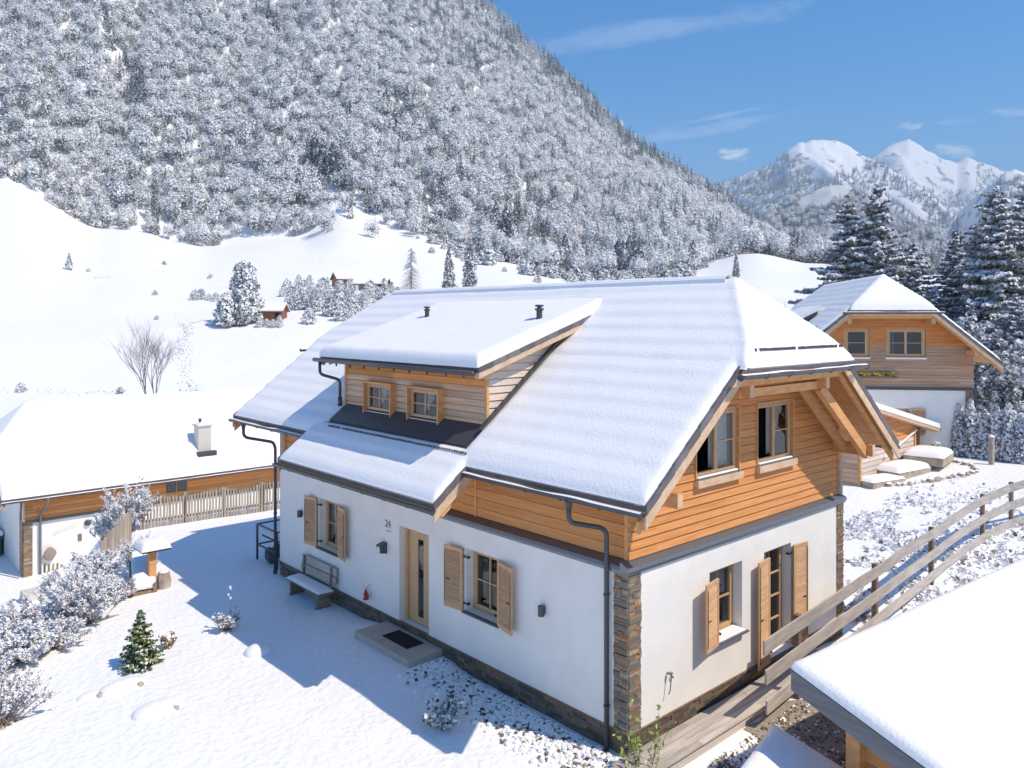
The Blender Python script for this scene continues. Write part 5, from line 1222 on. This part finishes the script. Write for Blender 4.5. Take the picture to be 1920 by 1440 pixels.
    xs = np.linspace(-2.7, .02, 40); ys = np.linspace(-3.3, .02, 46); X, Y = np.meshgrid(xs, ys, indexing='ij'); d = rect_d(X, Y, -2.7, .02, -3.3, .02); pr_ = np.sqrt(np.clip(1-(1-np.clip(d/.28, 0, 1))**2, 0, 1))
    grid_obj('snow_cover', X, Y, -.05+.24*pr_+.02*vnoise(X, Y, .8, 2)+.30*Y+.10*X, M_snow, root)
    root.location = (.92, -2.02, .58); root.rotation_euler = (0, 0, R(9))
M_fasc = mat('fascia_wood', (.15, .155, .165), .75, col2=(.21, .21, .22), nscale=2.2, stretch=(6, .5, 6), bump=.4, bscale=12, bdist=.006)
yard()
# ------------------------------------------------------------------ gravel, tufts, mounds
def gravel():
    xs = np.linspace(2.2, 9.5, 50); ys = np.linspace(-2.9, -.95, 24); X, Y = np.meshgrid(xs, ys, indexing='ij'); Y = Y+.35*vnoise(X, Y*0, .9, 3)*((ys[None, :] < -2.2) | (ys[None, :] > -1.2))
    o = grid_obj('gravel_bed', X, Y, terrain(X, Y)+.012, M_gravel); tag(o, kind='structure')
    rs = np.random.RandomState(3); mb = MB(); sn = MB(); random.seed(5)
    for i in range(2600):
        y = rs.uniform(.0, 4.9); x = -.12-abs(rs.normal())*.42
        if x < -1.25: continue
        z = tz(x, y); s = rs.uniform(.015, .045)
        if rs.rand() < .26: mb.ball((x, y, z+s*.3), s*1.2, s, s*.8, nu=6, nv=4, jit=.2)
        else: sn.ball((x, y, z+s*.3), s*1.3, s*1.2, s, nu=6, nv=4, jit=.2)
    for i in range(3600):
        x = rs.uniform(-.6, 5.2); y = rs.uniform(-3.0, -.95); z = tz(x, y); s = rs.uniform(.012, .032)
        snowy = x < 1.9
        (sn if rs.rand() < (.75 if snowy else .12) else mb).ball((x, y, z+s*.3), s*1.2, s, s*.8, nu=6, nv=4, jit=.2)
    for i in range(220):
        x = rs.uniform(8, 21); y = -1.1-abs(rs.normal())*.9; z = tz(x, y); s = rs.uniform(.03, .08)
        (sn if rs.rand() < .7 else mb).ball((x, y, z+s*.2), s*1.2, s, s*.8, nu=6, nv=4, jit=.2)
    tag(mb.build('pebbles', [M_pebble], None, origin=(-.5, 2, -.4)), 'dark pebbles showing through thin snow along the walls', 'pebbles', kind='stuff')
    tag(sn.build('snow_lumps', [M_snow], None, origin=(-.5, 2, -.4)), 'crumbly snow lumps on the pebble strip along the walls', 'snow', kind='stuff')
gravel()
def tufts():
    rs = np.random.RandomState(9); n = 15000
    x = rs.uniform(8.3, 24, n); y = rs.uniform(-1.4, 5.0, n)
    k = (vnoise(x, y, 1.6, 4, 3)*.8+vnoise(x, y, .5, 9, 2)*.6 > -.05) & (rs.rand(n) < np.clip((23-x)/9, .1, 1)) & ((y < 3.8) | (x < 11)); x, y = x[k], y[k]; m = len(x); z = terrain(x, y)
    s = rs.uniform(.03, .085, m); P = np.stack([x, y, z+rs.uniform(0, .10, m)], 1); N_ = rs.normal(size=(m, 3))*.8+np.array([0, 0, .5])
    mi = (rs.rand(m) < .09+.10*vnoise(x, y, 1.2, 33)).astype(float)
    o = soup('snowy_grass', P, N_, s, [M_frost, M_drydark], mi); tag(o, 'snow-dusted grass tufts on the bank behind the rail fence', 'grass', kind='stuff')
    # dry stalks in the meadow: tracks and lines
    P = []
    def line(pts, n, w, hgt=.25):
        for i in range(len(pts)-1):
            a, b = np.array(pts[i], float), np.array(pts[i+1], float); l_ = int(n/(len(pts)-1)); t = rs.rand(l_)[:, None]; q = a*(1-t)+b*t
            c = [w_px(p, d) for p, d in q]; arr = np.array([[v_.x, v_.y] for v_ in c])+rs.normal(size=(l_, 2))*w; zz = terrain(arr[:, 0], arr[:, 1]); P.append(np.column_stack([arr, zz+rs.rand(l_)*hgt*.3]))
    line([(350, 103), (338, 125), (335, 135), (352, 146), (340, 152)], 420, .45)
    line([(362, 103), (352, 125), (350, 138), (358, 150)], 150, .4)
    line([(350, 151), (380, 156), (432, 160)], 90, .3)
    line([(345, 103), (420, 101), (500, 100)], 130, .8)
    line([(0, 150), (200, 162), (400, 165)], 60, .5, .1)
    line([(0, 101), (130, 101), (230, 102)], 70, 1.0)
    for _ in range(30):
        p = rs.uniform(20, 1500); d = rs.uniform(200, 400); line([(p, d), (p+rs.uniform(8, 30), d+rs.uniform(-4, 4))], rs.randint(10, 40), 1.1, .5)
    P = np.concatenate(P); m = len(P); o = soup('dry_stalks', P, rs.normal(size=(m, 3)), rs.uniform(.04, .13, m), [M_drydark, M_frost], (rs.rand(m) < .3).astype(float)); tag(o, 'thin dry stalks poking through the meadow snow along old tracks', 'dry grass', kind='stuff')
tufts()
def mounds():
    for i, (x, y, sx, sy, h, lab, rock) in enumerate(((-5.15, 8.75, .55, .38, .22, 'long low snow-covered rock left of the yard shadow', 1), (-5.72, 8.85, .32, .28, .15, 'smallest snow-covered rock at the far left of the group', 1), (-4.95, 7.3, .55, .42, .24, 'rounded snow-covered rock nearest the bottom left', 1), (-2.55, 8.25, .36, .33, .30, 'smooth round snow heap at the edge of the house shadow', 0))):
        z = tz(x, y); root = thing('snow_mound', (x, y, z), lab, 'snow mound')
        b = MB(); b.ball((x, y, z-.05), sx*.9, sy*.9, h*.72, nu=22, nv=12, jit=.012); b.build('snow', [M_snow], root, smooth=True)
        if rock: b = MB(); b.ball((x+sx*.40, y-sy*.58, z+.02), .085, .075, .06, nu=8, nv=5, jit=.2); b.build('stone', [M_rock], root, smooth=True)
mounds()

# ------------------------------------------------------------------ planting near the house
def plants():
    G = 'frosted shrubs along the left edge of the yard'
    b1 = make_frost_bush('frosted_shrub', 1.05, 1.55, 'big round frosted shrub with bare brown twigs at its foot', 'shrub', n=15000, stems=80, seed=1, size=.028, brown=.07, group=G)
    b2 = make_frost_bush('frosted_shrub', .95, 1.9, 'tall frosted shrub rising behind the grey board screen', 'shrub', n=13000, stems=56, seed=2, size=.030, brown=.05, group=G)
    b3 = make_frost_bush('frosted_shrub', 1.0, .8, 'low spreading frosted shrub on the bank above the lower house', 'shrub', n=12000, stems=70, seed=3, size=.032, brown=.06, group=G)
    b4 = make_frost_bush('frosted_shrub', .9, 1.0, 'thin twiggy frosted shrub cut by the left picture edge', 'shrub', n=3600, stems=60, seed=4, size=.022, brown=.16, group=G)
    def at(px, cy): p = gp(px, cy); return p
    place(b1, at(165, 19.2), .3, .82); place(b2, at(238, 26.6), 1.2, .92); place(b3, at(70, 19.3), 2.0, 1.1); place(b4, at(2, 14.6), .4, 1.0)
    for src, px, cy, rz, sc, lab in ((b2, 196, 26.4, 2.2, .55, 'frosted shrub just left of the grey board screen'), (b3, 212, 20.6, 3.0, .62, 'frosted shrub between the big round one and the feeder'), (b1, 118, 21.2, 4.0, .62, 'frosted shrub directly in front of the lower house wall'),
                                     (b3, 25, 17.2, 1.0, 1.0, 'low frosted shrub at the left edge above the twiggy one'), (b3, 95, 17.8, 5.0, .8, 'low frosted shrub with a brown base below the big round one'), (b3, 35, 20.6, 3.5, .9, 'low frosted shrub at the left edge near the stone block'),
                                     (b2, 262, 22.4, 5.1, .62, 'small frosted shrub between the screen and the feeder'), (b3, 175, 22.6, 5.5, .8, 'low frosted shrub at the foot of the board screen'), (b3, -30, 18.8, 2.6, 1.1, 'frosted shrub half outside the left picture edge')):
        copy_tree(src, at(px, cy), rz, sc, label=lab)
    c1 = make_frost_bush('frosted_shrub', .30, .42, 'small round shrub with frozen blooms in the house shadow', 'shrub', n=900, stems=22, seed=6, size=.024, brown=.2, group='small shrubs in the yard')
    place(c1, gp(425, 18.4), .5, 1.15)
    c2 = make_frost_bush('frosted_shrub', .42, .40, 'small snow-capped evergreen shrub in the shadow near the pebbles', 'shrub', n=1300, stems=26, seed=7, size=.032, brown=.26, group='small shrubs in the yard', leafm=M_needg)
    place(c2, gp(833, 14.0), .5, 1.0)
    c3 = make_frost_bush('dry_plant', .17, .30, 'tiny dry brown plant beside the small green spruce', 'plant', n=420, stems=14, seed=8, size=.024, brown=.75, leafm=M_drygrass)
    place(c3, gp(316, 17.6), .2, 1.1)
    s = MB(); root = thing('flower_stalk', gp(432, 18.3), 'single tall dry stalk with white tufts in the shadow', 'plant', local=True); s.tube([(0, 0, 0), (.01, 0, .6), (0, .02, 1.05)], .006, 4); s.build('stem', [M_twigg], root); s = MB()
    for z in (.78, .86, 1.0, 1.05): s.ball((random.uniform(-.04, .04), random.uniform(-.04, .04), z), .028, .028, .035, nu=6, nv=4, jit=.2)
    s.build('seed_heads', [M_frost], root)
    g = make_spruce('young_spruce', 1.45, .52, 'small bright green spruce alone in the sunny yard snow', snow=.16, whorls=24, per=11, sp=.034, seed=5, green=M_needg, droop=.0, bare=.03, leader=.62)
    place(g, gp(263, 16.7), 0, (.92, .92, .82))
    # leafy green-yellow shrub by the stone corner
    root = thing('leafy_shrub', (-.1, -.35, -.5), 'thin shrub with yellow-green leaves in front of the stone corner', 'shrub'); st = MB(); rs = np.random.RandomState(4); P = []; N_ = []; S = []
    for i in range(13):
        b = np.array([-.25+rs.normal()*.10, -.42+rs.normal()*.10, -.6]); hgt = rs.uniform(.5, 1.25) if i else 1.55; tip = b+np.array([rs.normal()*.28, rs.normal()*.22, hgt])
        if i == 0: tip = b+np.array([.08, .05, 1.45])
        mid = (b+tip)/2+rs.normal(size=3)*.05; st.tube([Vector(b), Vector(mid), Vector(tip)], [.009, .006, .003], 4)
        for k in range(11): t = rs.uniform(.35, 1.02); P.append(b*(1-t)+tip*t+rs.normal(size=3)*.035); N_.append(rs.normal(size=3)+np.array([-.5, -.6, .6])); S.append(rs.uniform(.03, .062))
    st.build('stems', [M_twig], root); o = soup('leaves', np.array(P), np.array(N_), np.array(S), [M_leafg], np.zeros(len(P)), root, aspect=.5, origin=None)
    # creeping dry twigs beside the boardwalk
    r2 = make_frost_bush('dry_plant', .32, .22, 'dry twiggy plant with snow beside the edge of the boardwalk', 'plant', n=300, stems=20, seed=11, size=.022, brown=.5, leafm=M_drygrass); place(r2, (1.0, -1.25, tz(1.0, -1.25)), 0, 1)
    r3 = make_frost_bush('dry_plant', .5, .2, 'dry bristly plant on the bank under the rail fence', 'plant', n=500, stems=26, seed=12, size=.03, brown=.5, leafm=M_drydark); place(r3, (9.2, .3, tz(9.2, .3)), 0, 1.2)
    # stone block and low wall at the left edge
    b = MB(); b.box((-3.35, 28.2, -5.1), (-2.75, 28.7, -4.2)); tag(b.build('stone_block', [M_chim], None, origin=(-3, 28.4, -5), bevel=.02), 'pale stone block at the foot of the lower house corner', 'stone block')
    b = MB(); b.box((-6.5, 26.2, -5.2), (-2.0, 26.6, -4.6)); tag(b.build('low_wall', [M_slab], None, origin=(-4, 26.4, -5)), 'low pale garden wall below the lower house at the left', 'wall')
plants()

def hedge():
    rs = np.random.RandomState(1); src = None; G = 'row of snow-covered columnar conifers'
    def col(seed):
        root = thing('columnar_conifer', (0, 0, 0), '', 'conifer', G, local=True); n = 1500; t = rs.rand(n)**.9; a = rs.rand(n)*6.283; h = 2.15; rr = .40*np.clip(1-t, 0, 1)**.6*(.6+.4*rs.rand(n))*(.85+.3*np.abs(np.sin(a*3+t*20)))+.02
        P = np.stack([np.cos(a)*rr, np.sin(a)*rr, t*h+.05], 1); N_ = np.stack([np.cos(a), np.sin(a), np.full(n, .5)], 1)+rs.normal(size=(n, 3))*.5; tr = MB(); tr.tube([(0, 0, -.2), (0, 0, 1.9)], .03, 5); tr.build('trunk', [M_bark], root)
        soup('crown', P, N_, rs.uniform(.035, .085, n), [M_frost, M_need], (rs.rand(n) < .30).astype(float), root); return root
    kinds = [col(1), col(2)]
    px = [1797, 1820, 1846, 1868, 1890, 1913, 1938]; used = [0, 0]
    names = ['leftmost columnar conifer of the row, next to the second chalet', 'second columnar conifer from the left in the snowy row', 'columnar conifer just left of the lone wooden post', 'columnar conifer just behind the lone wooden post', 'columnar conifer just right of the lone wooden post', 'second columnar conifer right of the lone wooden post', 'columnar conifer cut by the right picture edge']
    for i, p in enumerate(px):
        loc = gp(p, 35.2-i*.35, .0); sc = (1, 1, 1.05+.12*math.sin(i*2.2)); k = i % 2
        if not used[k]: used[k] = 1; kinds[k].location = loc; kinds[k].scale = sc; kinds[k]['label'] = names[i]
        else: copy_tree(kinds[k], loc, i*1.3, sc, label=names[i])
    g = make_frost_bush('garden_shrub', .55, .7, 'green leafed shrub with patches of snow at the corner of the second chalet', 'shrub', n=1200, stems=30, seed=15, size=.05, brown=.6, leafm=M_needg); place(g, gp(1752, 34.2), 0, 1)
    p = gp(1859, 33.0); root = thing('wooden_post', p, 'lone grey wooden post with a snow cap before the conifer row', 'post'); s = MB(); s.tube([p-V(0, 0, .2), p+V(0, 0, 1.15)], .11, 9); s.build('shaft', [M_greyv], root); s = MB(); s.ball(p+V(0, 0, 1.15), .13, .13, .09, half=True); s.build('snow_cap', [M_snow], root, smooth=True)
hedge()

# ------------------------------------------------------------------ tall trees on the right
def big_trees():
    T = make_spruce('spruce', 15.0, 6.4, 'tall snow-laden spruce, left one of the two rising above the second chalet', snow=2.2, whorls=46, per=11, sp=.15, seed=11, droop=.42, leader=.72)
    T2 = make_spruce('spruce', 15.4, 5.4, 'tallest snow-laden spruce, right one of the pair above the second chalet', snow=2.2, whorls=48, per=11, sp=.15, seed=12, droop=.38, leader=.72)
    T3 = make_spruce('spruce', 13.0, 6.0, 'large snow-laden spruce near the right picture edge', snow=2.2, whorls=42, per=10, sp=.16, seed=13, droop=.5, leader=.65)
    place(T, gp(1588, 59, -.4), 0, 1.0); place(T2, gp(1643, 58, -.3), 1, 1.0); place(T3, gp(1868, 55), 2, .96)
    for src, px, cy, rz, sc, lab in ((T3, 1712, 63, 1.1, .86, 'shorter snowy spruce right of the tall pair'), (T, 1548, 64, 2.2, .62, 'dark spruce at the left foot of the tall pair'), (T2, 1792, 62, 3.1, .72, 'snowy spruce left of the large right-hand one'),
                                     (T2, 1927, 58, 4.0, .82, 'snowy spruce cut by the right picture edge'), (T, 1835, 66, 5.0, .72, 'snowy spruce behind the large right-hand one'), (T3, 1752, 56, 2.5, .58, 'low snowy spruce behind the roof of the second chalet'), (T3, 1905, 50, 0.5, .50, 'small snowy spruce below the large right-hand one')):
        copy_tree(src, gp(px, cy, -.3), rz, sc, label=lab)
    b = make_frost_bush('snowy_tree', 3.0, 5.5, 'broad frosted tree behind the right end of the second chalet', 'tree', n=11000, stems=70, seed=21, size=.15, brown=.32, leafm=M_need, spikes=1.0, twig=M_twigg); place(b, gp(1795, 52), 0, 1)
    for px, cy, sc, lab in ((1850, 47, .75, 'frosted tree right of the second chalet roof end'), (1730, 60, 1.0, 'frosted tree filling the gap behind the second chalet roof'), (1900, 45, .7, 'frosted tree above the conifer row at the right'), (1940, 48, .9, 'frosted tree at the right picture edge above the bank'), (1580, 66, .75, 'frosted tree at the foot of the tall spruce pair')):
        copy_tree(b, gp(px, cy, -.2), px*.1, sc, label=lab)
    c = make_frost_bush('bank_shrub', 1.3, 1.2, '', 'shrub', n=4200, stems=44, seed=22, size=.08, brown=.22, leafm=M_drydark, group='frosted shrubs on the bank at the right'); c['label'] = 'frosted shrub on the right bank behind the conifer row'; place(c, gp(1885, 41), 0, 1)
    for px, cy, sc in ((1850, 40.5, .9), (1915, 39.5, 1.0), (1940, 42, 1.2), (1870, 44, 1.1), (1835, 43, .9), (1905, 43, 1.0), (1790, 41, .7), (1925, 37.5, .9)): copy_tree(c, gp(px, cy, -.1), px, sc)
big_trees()

# ------------------------------------------------------------------ valley
def valley():
    # frosted conifers and shrubs standing apart
    def frostree(name, n, h, r, seed, label, cat='tree', dark=.32, group=None, size=(.14, .34), topp=1.0, mats=None, pw=.7):
        rs = np.random.RandomState(seed); root = thing(name, (0, 0, 0), label, cat, group, local=True); t = rs.rand(n)**1.1; a = rs.rand(n)*6.283
        lob = 1+.25*np.sin(a*3+seed)+.18*np.sin(a*7+t*9)+.15*np.sin(t*23+a*2); rr = r*np.clip(1-t, 0, 1)**pw*np.minimum(1, (t+.05)/.16)*lob*(.5+.5*rs.rand(n)**.5)
        P = np.stack([np.cos(a)*rr, np.sin(a)*rr, h*(t*.96+.03)], 1); N_ = np.stack([np.cos(a)*.8, np.sin(a)*.8, np.full(n, .5)], 1)+rs.normal(size=(n, 3))*.5
        tr = MB(); tr.tube([(0, 0, -.5), (0, 0, h*.9)], [h*.02, .02], 6); tr.build('trunk', [M_bark], root); soup('crown', P, N_, rs.uniform(*size, n), mats or [M_frostf, M_needf], (rs.rand(n) < dark).astype(float), root); return root
    A = frostree('frosted_tree', 4200, 12.5, 3.4, 1, 'big frosted tree beside the small snow-roofed barn', pw=.36, dark=.24); place(A, gp(458, 152, -.3), 0, 1)
    A2 = frostree('frosted_tree', 2600, 7.5, 3.2, 2, 'lower frosted tree on the left side of the big one', pw=.4, dark=.22); place(A2, gp(428, 150, -.3), 0, .9)
    B = frostree('dark_spruce', 2600, 14, 2.2, 3, 'left one of two dark spruces above the dormer roof', 'spruce', dark=.55, pw=.6); place(B, gp(841, 246, -.3), 0, .98)
    copy_tree(B, gp(880, 246, -.3), 1.5, (1.12, 1.12, 1.1), label='right taller one of two dark spruces above the dormer roof')
    C = frostree('dark_spruce', 1600, 10, 1.5, 4, 'lone slender spruce on the snow ridge above the roof hip', 'spruce', dark=.55, pw=.6); place(C, gp(1380, 318, -.3), 0, 1.0)
    D = frostree('meadow_spruce', 700, 6.0, 1.35, 5, 'lone small spruce in the open meadow at far left', 'spruce', dark=.3, size=(.12, .28), pw=.8); place(D, gp(130, 226, -.2), 0, .85)
    # bare conifer with spreading boughs
    root = thing('bare_larch', (0, 0, 0), 'feathery bare larch with white drooping boughs above the roof', 'larch', local=True); t = MB(); t.tube([(0, 0, -.5), (0, 0, 14.5)], [.2, .03], 6); t.build('trunk', [M_twigg], root); bo = MB(); rs = np.random.RandomState(7); P = []
    for i in range(46):
        z = 1.8+12.4*i/46; L_ = 4.3*(1-z/15.5)**.75+.2
        for k in range(5):
            a = rs.rand()*6.283; tip = np.array([math.cos(a)*L_, math.sin(a)*L_, z-L_*.42]); base = np.array([0, 0, z+.2]); bo.tube([Vector(base), Vector(base*.5+tip*.5+np.array([0, 0, .15])), Vector(tip)], [.05, .035, .015], 3, cap=False)
            tt = rs.rand(9)[:, None]; P.append(base*(1-tt)+tip*tt+rs.normal(size=(9, 3))*.1)
    bo.build('branches', [M_twigg], root); P = np.concatenate(P); soup('frost', P, np.tile([0, 0, 1.], (len(P), 1))+rs.normal(size=P.shape)*.5, rs.uniform(.07, .16, len(P)), [M_frost], np.zeros(len(P)), root); place(root, gp(771, 240, -.3), 0, 1)
    # bare broadleaf tree behind the lower house
    root = thing('bare_tree', (0, 0, 0), 'leafless multi-stemmed tree behind the roof of the lower house', 'tree', local=True); tw = MB(); random.seed(12)
    def grow(p, d, l_, r, lev):
        q = p+d*l_; tw.tube([p, p+d*l_*.5+V(random.uniform(-.05, .05), random.uniform(-.05, .05), 0)*l_, q], [r, r*.85, r*.65], 4 if lev < 2 else 3, cap=False)
        if lev >= 5: return
        for k in range(3 if lev else 4):
            nd = (d+V(random.gauss(0, .42), random.gauss(0, .42), random.uniform(-.05, .35))).normalized(); grow(p+d*l_*random.uniform(.45, 1.0), nd, l_*random.uniform(.60, .82), r*.55, lev+1)
    for k in range(4): a = random.random()*6.28; grow(V(math.cos(a)*.3, math.sin(a)*.3, -.3), V(math.cos(a)*.30, math.sin(a)*.30, 1).normalized(), 2.3, .05, 0)
    tw.build('branches', [M_twigg], root); place(root, gp(290, 90, -.3), 0, (1.35, 1.35, 1.9))
    # shrub belt around the barns
    G = 'frosted shrubs around the valley barns'
    S1 = frostree('valley_shrub', 1100, 6.5, 3.0, 8, 'frosted shrub in the belt of bushes around the valley barns', 'shrub', dark=.22, size=(.14, .34), pw=.4, group=G); S2 = frostree('valley_shrub', 800, 5.0, 2.4, 9, 'frosted shrub in the belt of bushes around the valley barns', 'shrub', dark=.20, size=(.14, .32), pw=.45, group=G)
    S3 = frostree('valley_shrub', 900, 7.2, 2.6, 10, 'frosted shrub in the belt of bushes around the valley barns', 'shrub', dark=.24, size=(.14, .32), pw=.5, group=G)
    rs = np.random.RandomState(6); src = [S1, S2, S3]; used = [0, 0, 0]; spots = []
    for i in range(58):
        u = i/57.; spots.append((540+u*215+rs.normal()*7, 196-u*6+rs.normal()*17-(i % 3)*8))
    spots += [(365, 186), (378, 188), (392, 186), (405, 184), (580, 151), (590, 168), (640, 157), (660, 160), (620, 163), (735, 222), (745, 226), (500, 149), (512, 148), (524, 148), (488, 149), (660, 150), (690, 158), (700, 150)]
    for i, (p, d) in enumerate(spots):
        k = rs.randint(0, 3); sc = rs.uniform(.42, .78)*(.5 if d < 150 and p < 560 else 1)*(.75 if p < 420 else 1)
        lb = ('small ' if sc < .5 else 'larger ')+('pointed ' if k == 2 else 'rounded ')+'frosted shrub '+('left of the big frosted tree' if p < 430 else 'in front of the small barn' if p < 540 and d < 155 else 'just right of the small barn' if p < 590 else 'below the left distant barn' if p < 640 else 'between the two distant barns' if p < 685 else 'below the right distant barn' if p < 725 else 'beside the foot of the bare larch')
        if not used[k]: used[k] = 1; place(src[k], gp(p, d, -.2), 0, sc); src[k]['label'] = lb
        else: copy_tree(src[k], gp(p, d, -.2), rs.rand()*6, sc, label=lb)
    G = 'scattered low bushes below the forest edge'
    Q = frostree('slope_bush', 500, 4.2, 2.4, 12, 'low frosted bush on the snow slope below the forest edge', 'bush', dark=.30, size=(.2, .42), pw=.4, group=G); first = True
    for i in range(95):
        p = rs.uniform(770, 1300); d = np.interp(p, EPX, ED)-abs(rs.normal())*32-4
        if d < 250 or (d < 300 and rs.rand() < .5): continue
        if first: place(Q, gp(p, d, -.2), 0, .9); first = False
        else: sq = rs.uniform(.4, 1.25)*(1 if rs.rand() < .7 else 1.5); copy_tree(Q, gp(p, d, -.2), rs.rand()*6, sq, label=('tiny ' if sq < .6 else 'medium ' if sq < 1.1 else 'big ')+'frosted bush below the forest edge, '+('right of the bare larch' if p < 860 else 'above the pair of dark spruces' if p < 930 else 'above the right dormer vent' if p < 1030 else 'above the middle of the ridge' if p < 1130 else 'above the right half of the ridge' if p < 1230 else 'near the right end of the ridge'))
    for p, d, s_ in ((294, 158, .22), (40, 101, .3), (226, 101, .22), (308, 270, .35), (395, 245, .3), (391, 240, .25), (290, 190, .3), (165, 230, .25)): copy_tree(Q, gp(p, d, -.1), p, s_, label='tiny frosted bush dotted in the open meadow snow', group='tiny bushes dotted in the open meadow')
    # barns
    def barn(name, px, cy, L_, W_, h, rz, label, wallm=M_redbarn, sl=.55):
        p = gp(px, cy); root = thing(name, p, label, 'barn', local=True); b = MB()
        b.prism([(-L_/2, -W_/2, -1), (L_/2, -W_/2, -1), (L_/2, W_/2, -1), (-L_/2, W_/2, -1)], (0, 0, 1+h)); b.build('wall', [wallm], root)
        g = MB(); g.prism([(-L_/2, -W_/2, h), (-L_/2, W_/2, h), (-L_/2, 0, h+W_/2*sl)], (L_, 0, 0)); g.build('gable', [wallm], root)
        r = MB(); o = .5
        for s_ in (-1, 1): r.prism([(-L_/2-o, 0, h+W_/2*sl+.18), (L_/2+o, 0, h+W_/2*sl+.18), (L_/2+o, s_*(W_/2+o), h-o*sl+.18), (-L_/2-o, s_*(W_/2+o), h-o*sl+.18)], (0, 0, -.14), 1); r.prism([(-L_/2-o, 0, h+W_/2*sl+.5), (L_/2+o, 0, h+W_/2*sl+.5), (L_/2+o, s_*(W_/2+o), h-o*sl+.45), (-L_/2-o, s_*(W_/2+o), h-o*sl+.45)], (0, 0, -.26), 0)
        r.build('roof', [M_snow, M_redbarn], root)
        for k in range(int(L_/1.6)):
            if k % 2 == 0: w = MB(); x = -L_/2+.6+k*1.6; w.box((x, -W_/2-.06, .3), (x+.9, -W_/2-.01, h-.4)); w.build('opening', [M_snow if k == 0 else M_dark], root)
        place(root, p, rz)
    ang = -R(42.2)
    barn('valley_barn', 509, 156, 5.0, 4.2, 1.7, ang, 'small brown barn with snowy roof beside the big frosted tree')
    barn('valley_barn', 652, 226, 7.5, 6, 2.6, ang+.5, 'left one of the two distant barns behind the shrub belt')
    barn('valley_barn', 697, 222, 9, 5, 2.4, ang-.1, 'right longer one of the two distant barns behind the shrub belt', wallm=M_drydark)
    # darker trees standing out at the forest edge
    rs = np.random.RandomState(16); E1 = frostree('edge_spruce', 1500, 17, 4.2, 31, 'dark blue-green spruce standing out at the forest edge', 'spruce', dark=.72, size=(.3, .7), pw=.75, group='dark spruces standing out at the forest edge'); fst = True
    def zone(p): return ('high on the slope at the far left' if p < 200 else 'at the left edge of the snow tongue' if p < 600 else 'at the tip of the snow tongue' if p < 660 else 'mid-slope above the bare larch' if p < 800 else 'above the right dormer vent' if p < 1000 else 'above the middle of the house ridge' if p < 1175 else 'above the right part of the house ridge' if p < 1270 else 'near the right end of the forest foot' if p < 1350 else 'on the falling skyline at the right')
    for p, d, s_ in ((625, 480, 1.35), (605, 486, 1.3), (640, 470, 1.1), (590, 500, 1.2), (560, 475, .9), (948, 440, 1.35), (930, 452, 1.1), (1168, 428, 1.0), (1180, 440, 1.1), (1155, 436, .9), (1160, 395, 1.1), (1200, 380, .95), (1295, 390, .85), (1300, 420, .9), (1255, 430, .75), (1190, 372, .95), (740, 540, 1.2), (725, 560, 1.2), (515, 640, 1.1), (500, 660, 1.0), (640, 560, 1.0), (655, 540, 1.0), (1445, 470, .6), (1410, 520, .7), (1130, 420, .9), (1060, 445, 1.0), (30, 560, 1.2), (120, 620, 1.1)):
        lb = ('tall' if s_ >= 1.1 else 'smaller')+' dark spruce standing out '+zone(p)
        if fst: place(E1, gp(p, d, -.5), 0, s_); E1['label'] = lb; fst = False
        else: copy_tree(E1, gp(p, d, -.5), rs.rand()*6, s_, label=lb)
valley()

# ------------------------------------------------------------------ air
def haze():
    top = 905.0; b = MB(); b.box((-7000, -7000, -420), (9500, 9500, top))
    m = bpy.data.materials.new('haze_air'); m.use_nodes = True; N = m.node_tree.nodes; L = m.node_tree.links; N.remove(N['Principled BSDF'])
    v = N.new('ShaderNodeVolumePrincipled'); v.inputs['Color'].default_value = (.66, .84, 1.0, 1); v.inputs['Density'].default_value = HAZE; v.inputs['Anisotropy'].default_value = .0
    L.new(v.outputs[0], N['Material Output'].inputs['Volume'])
    o = b.build('haze', [m], None); tag(o, 'thin blue mountain air fading the far peaks', 'haze', kind='stuff')
HAZE = 2.25e-4
haze()
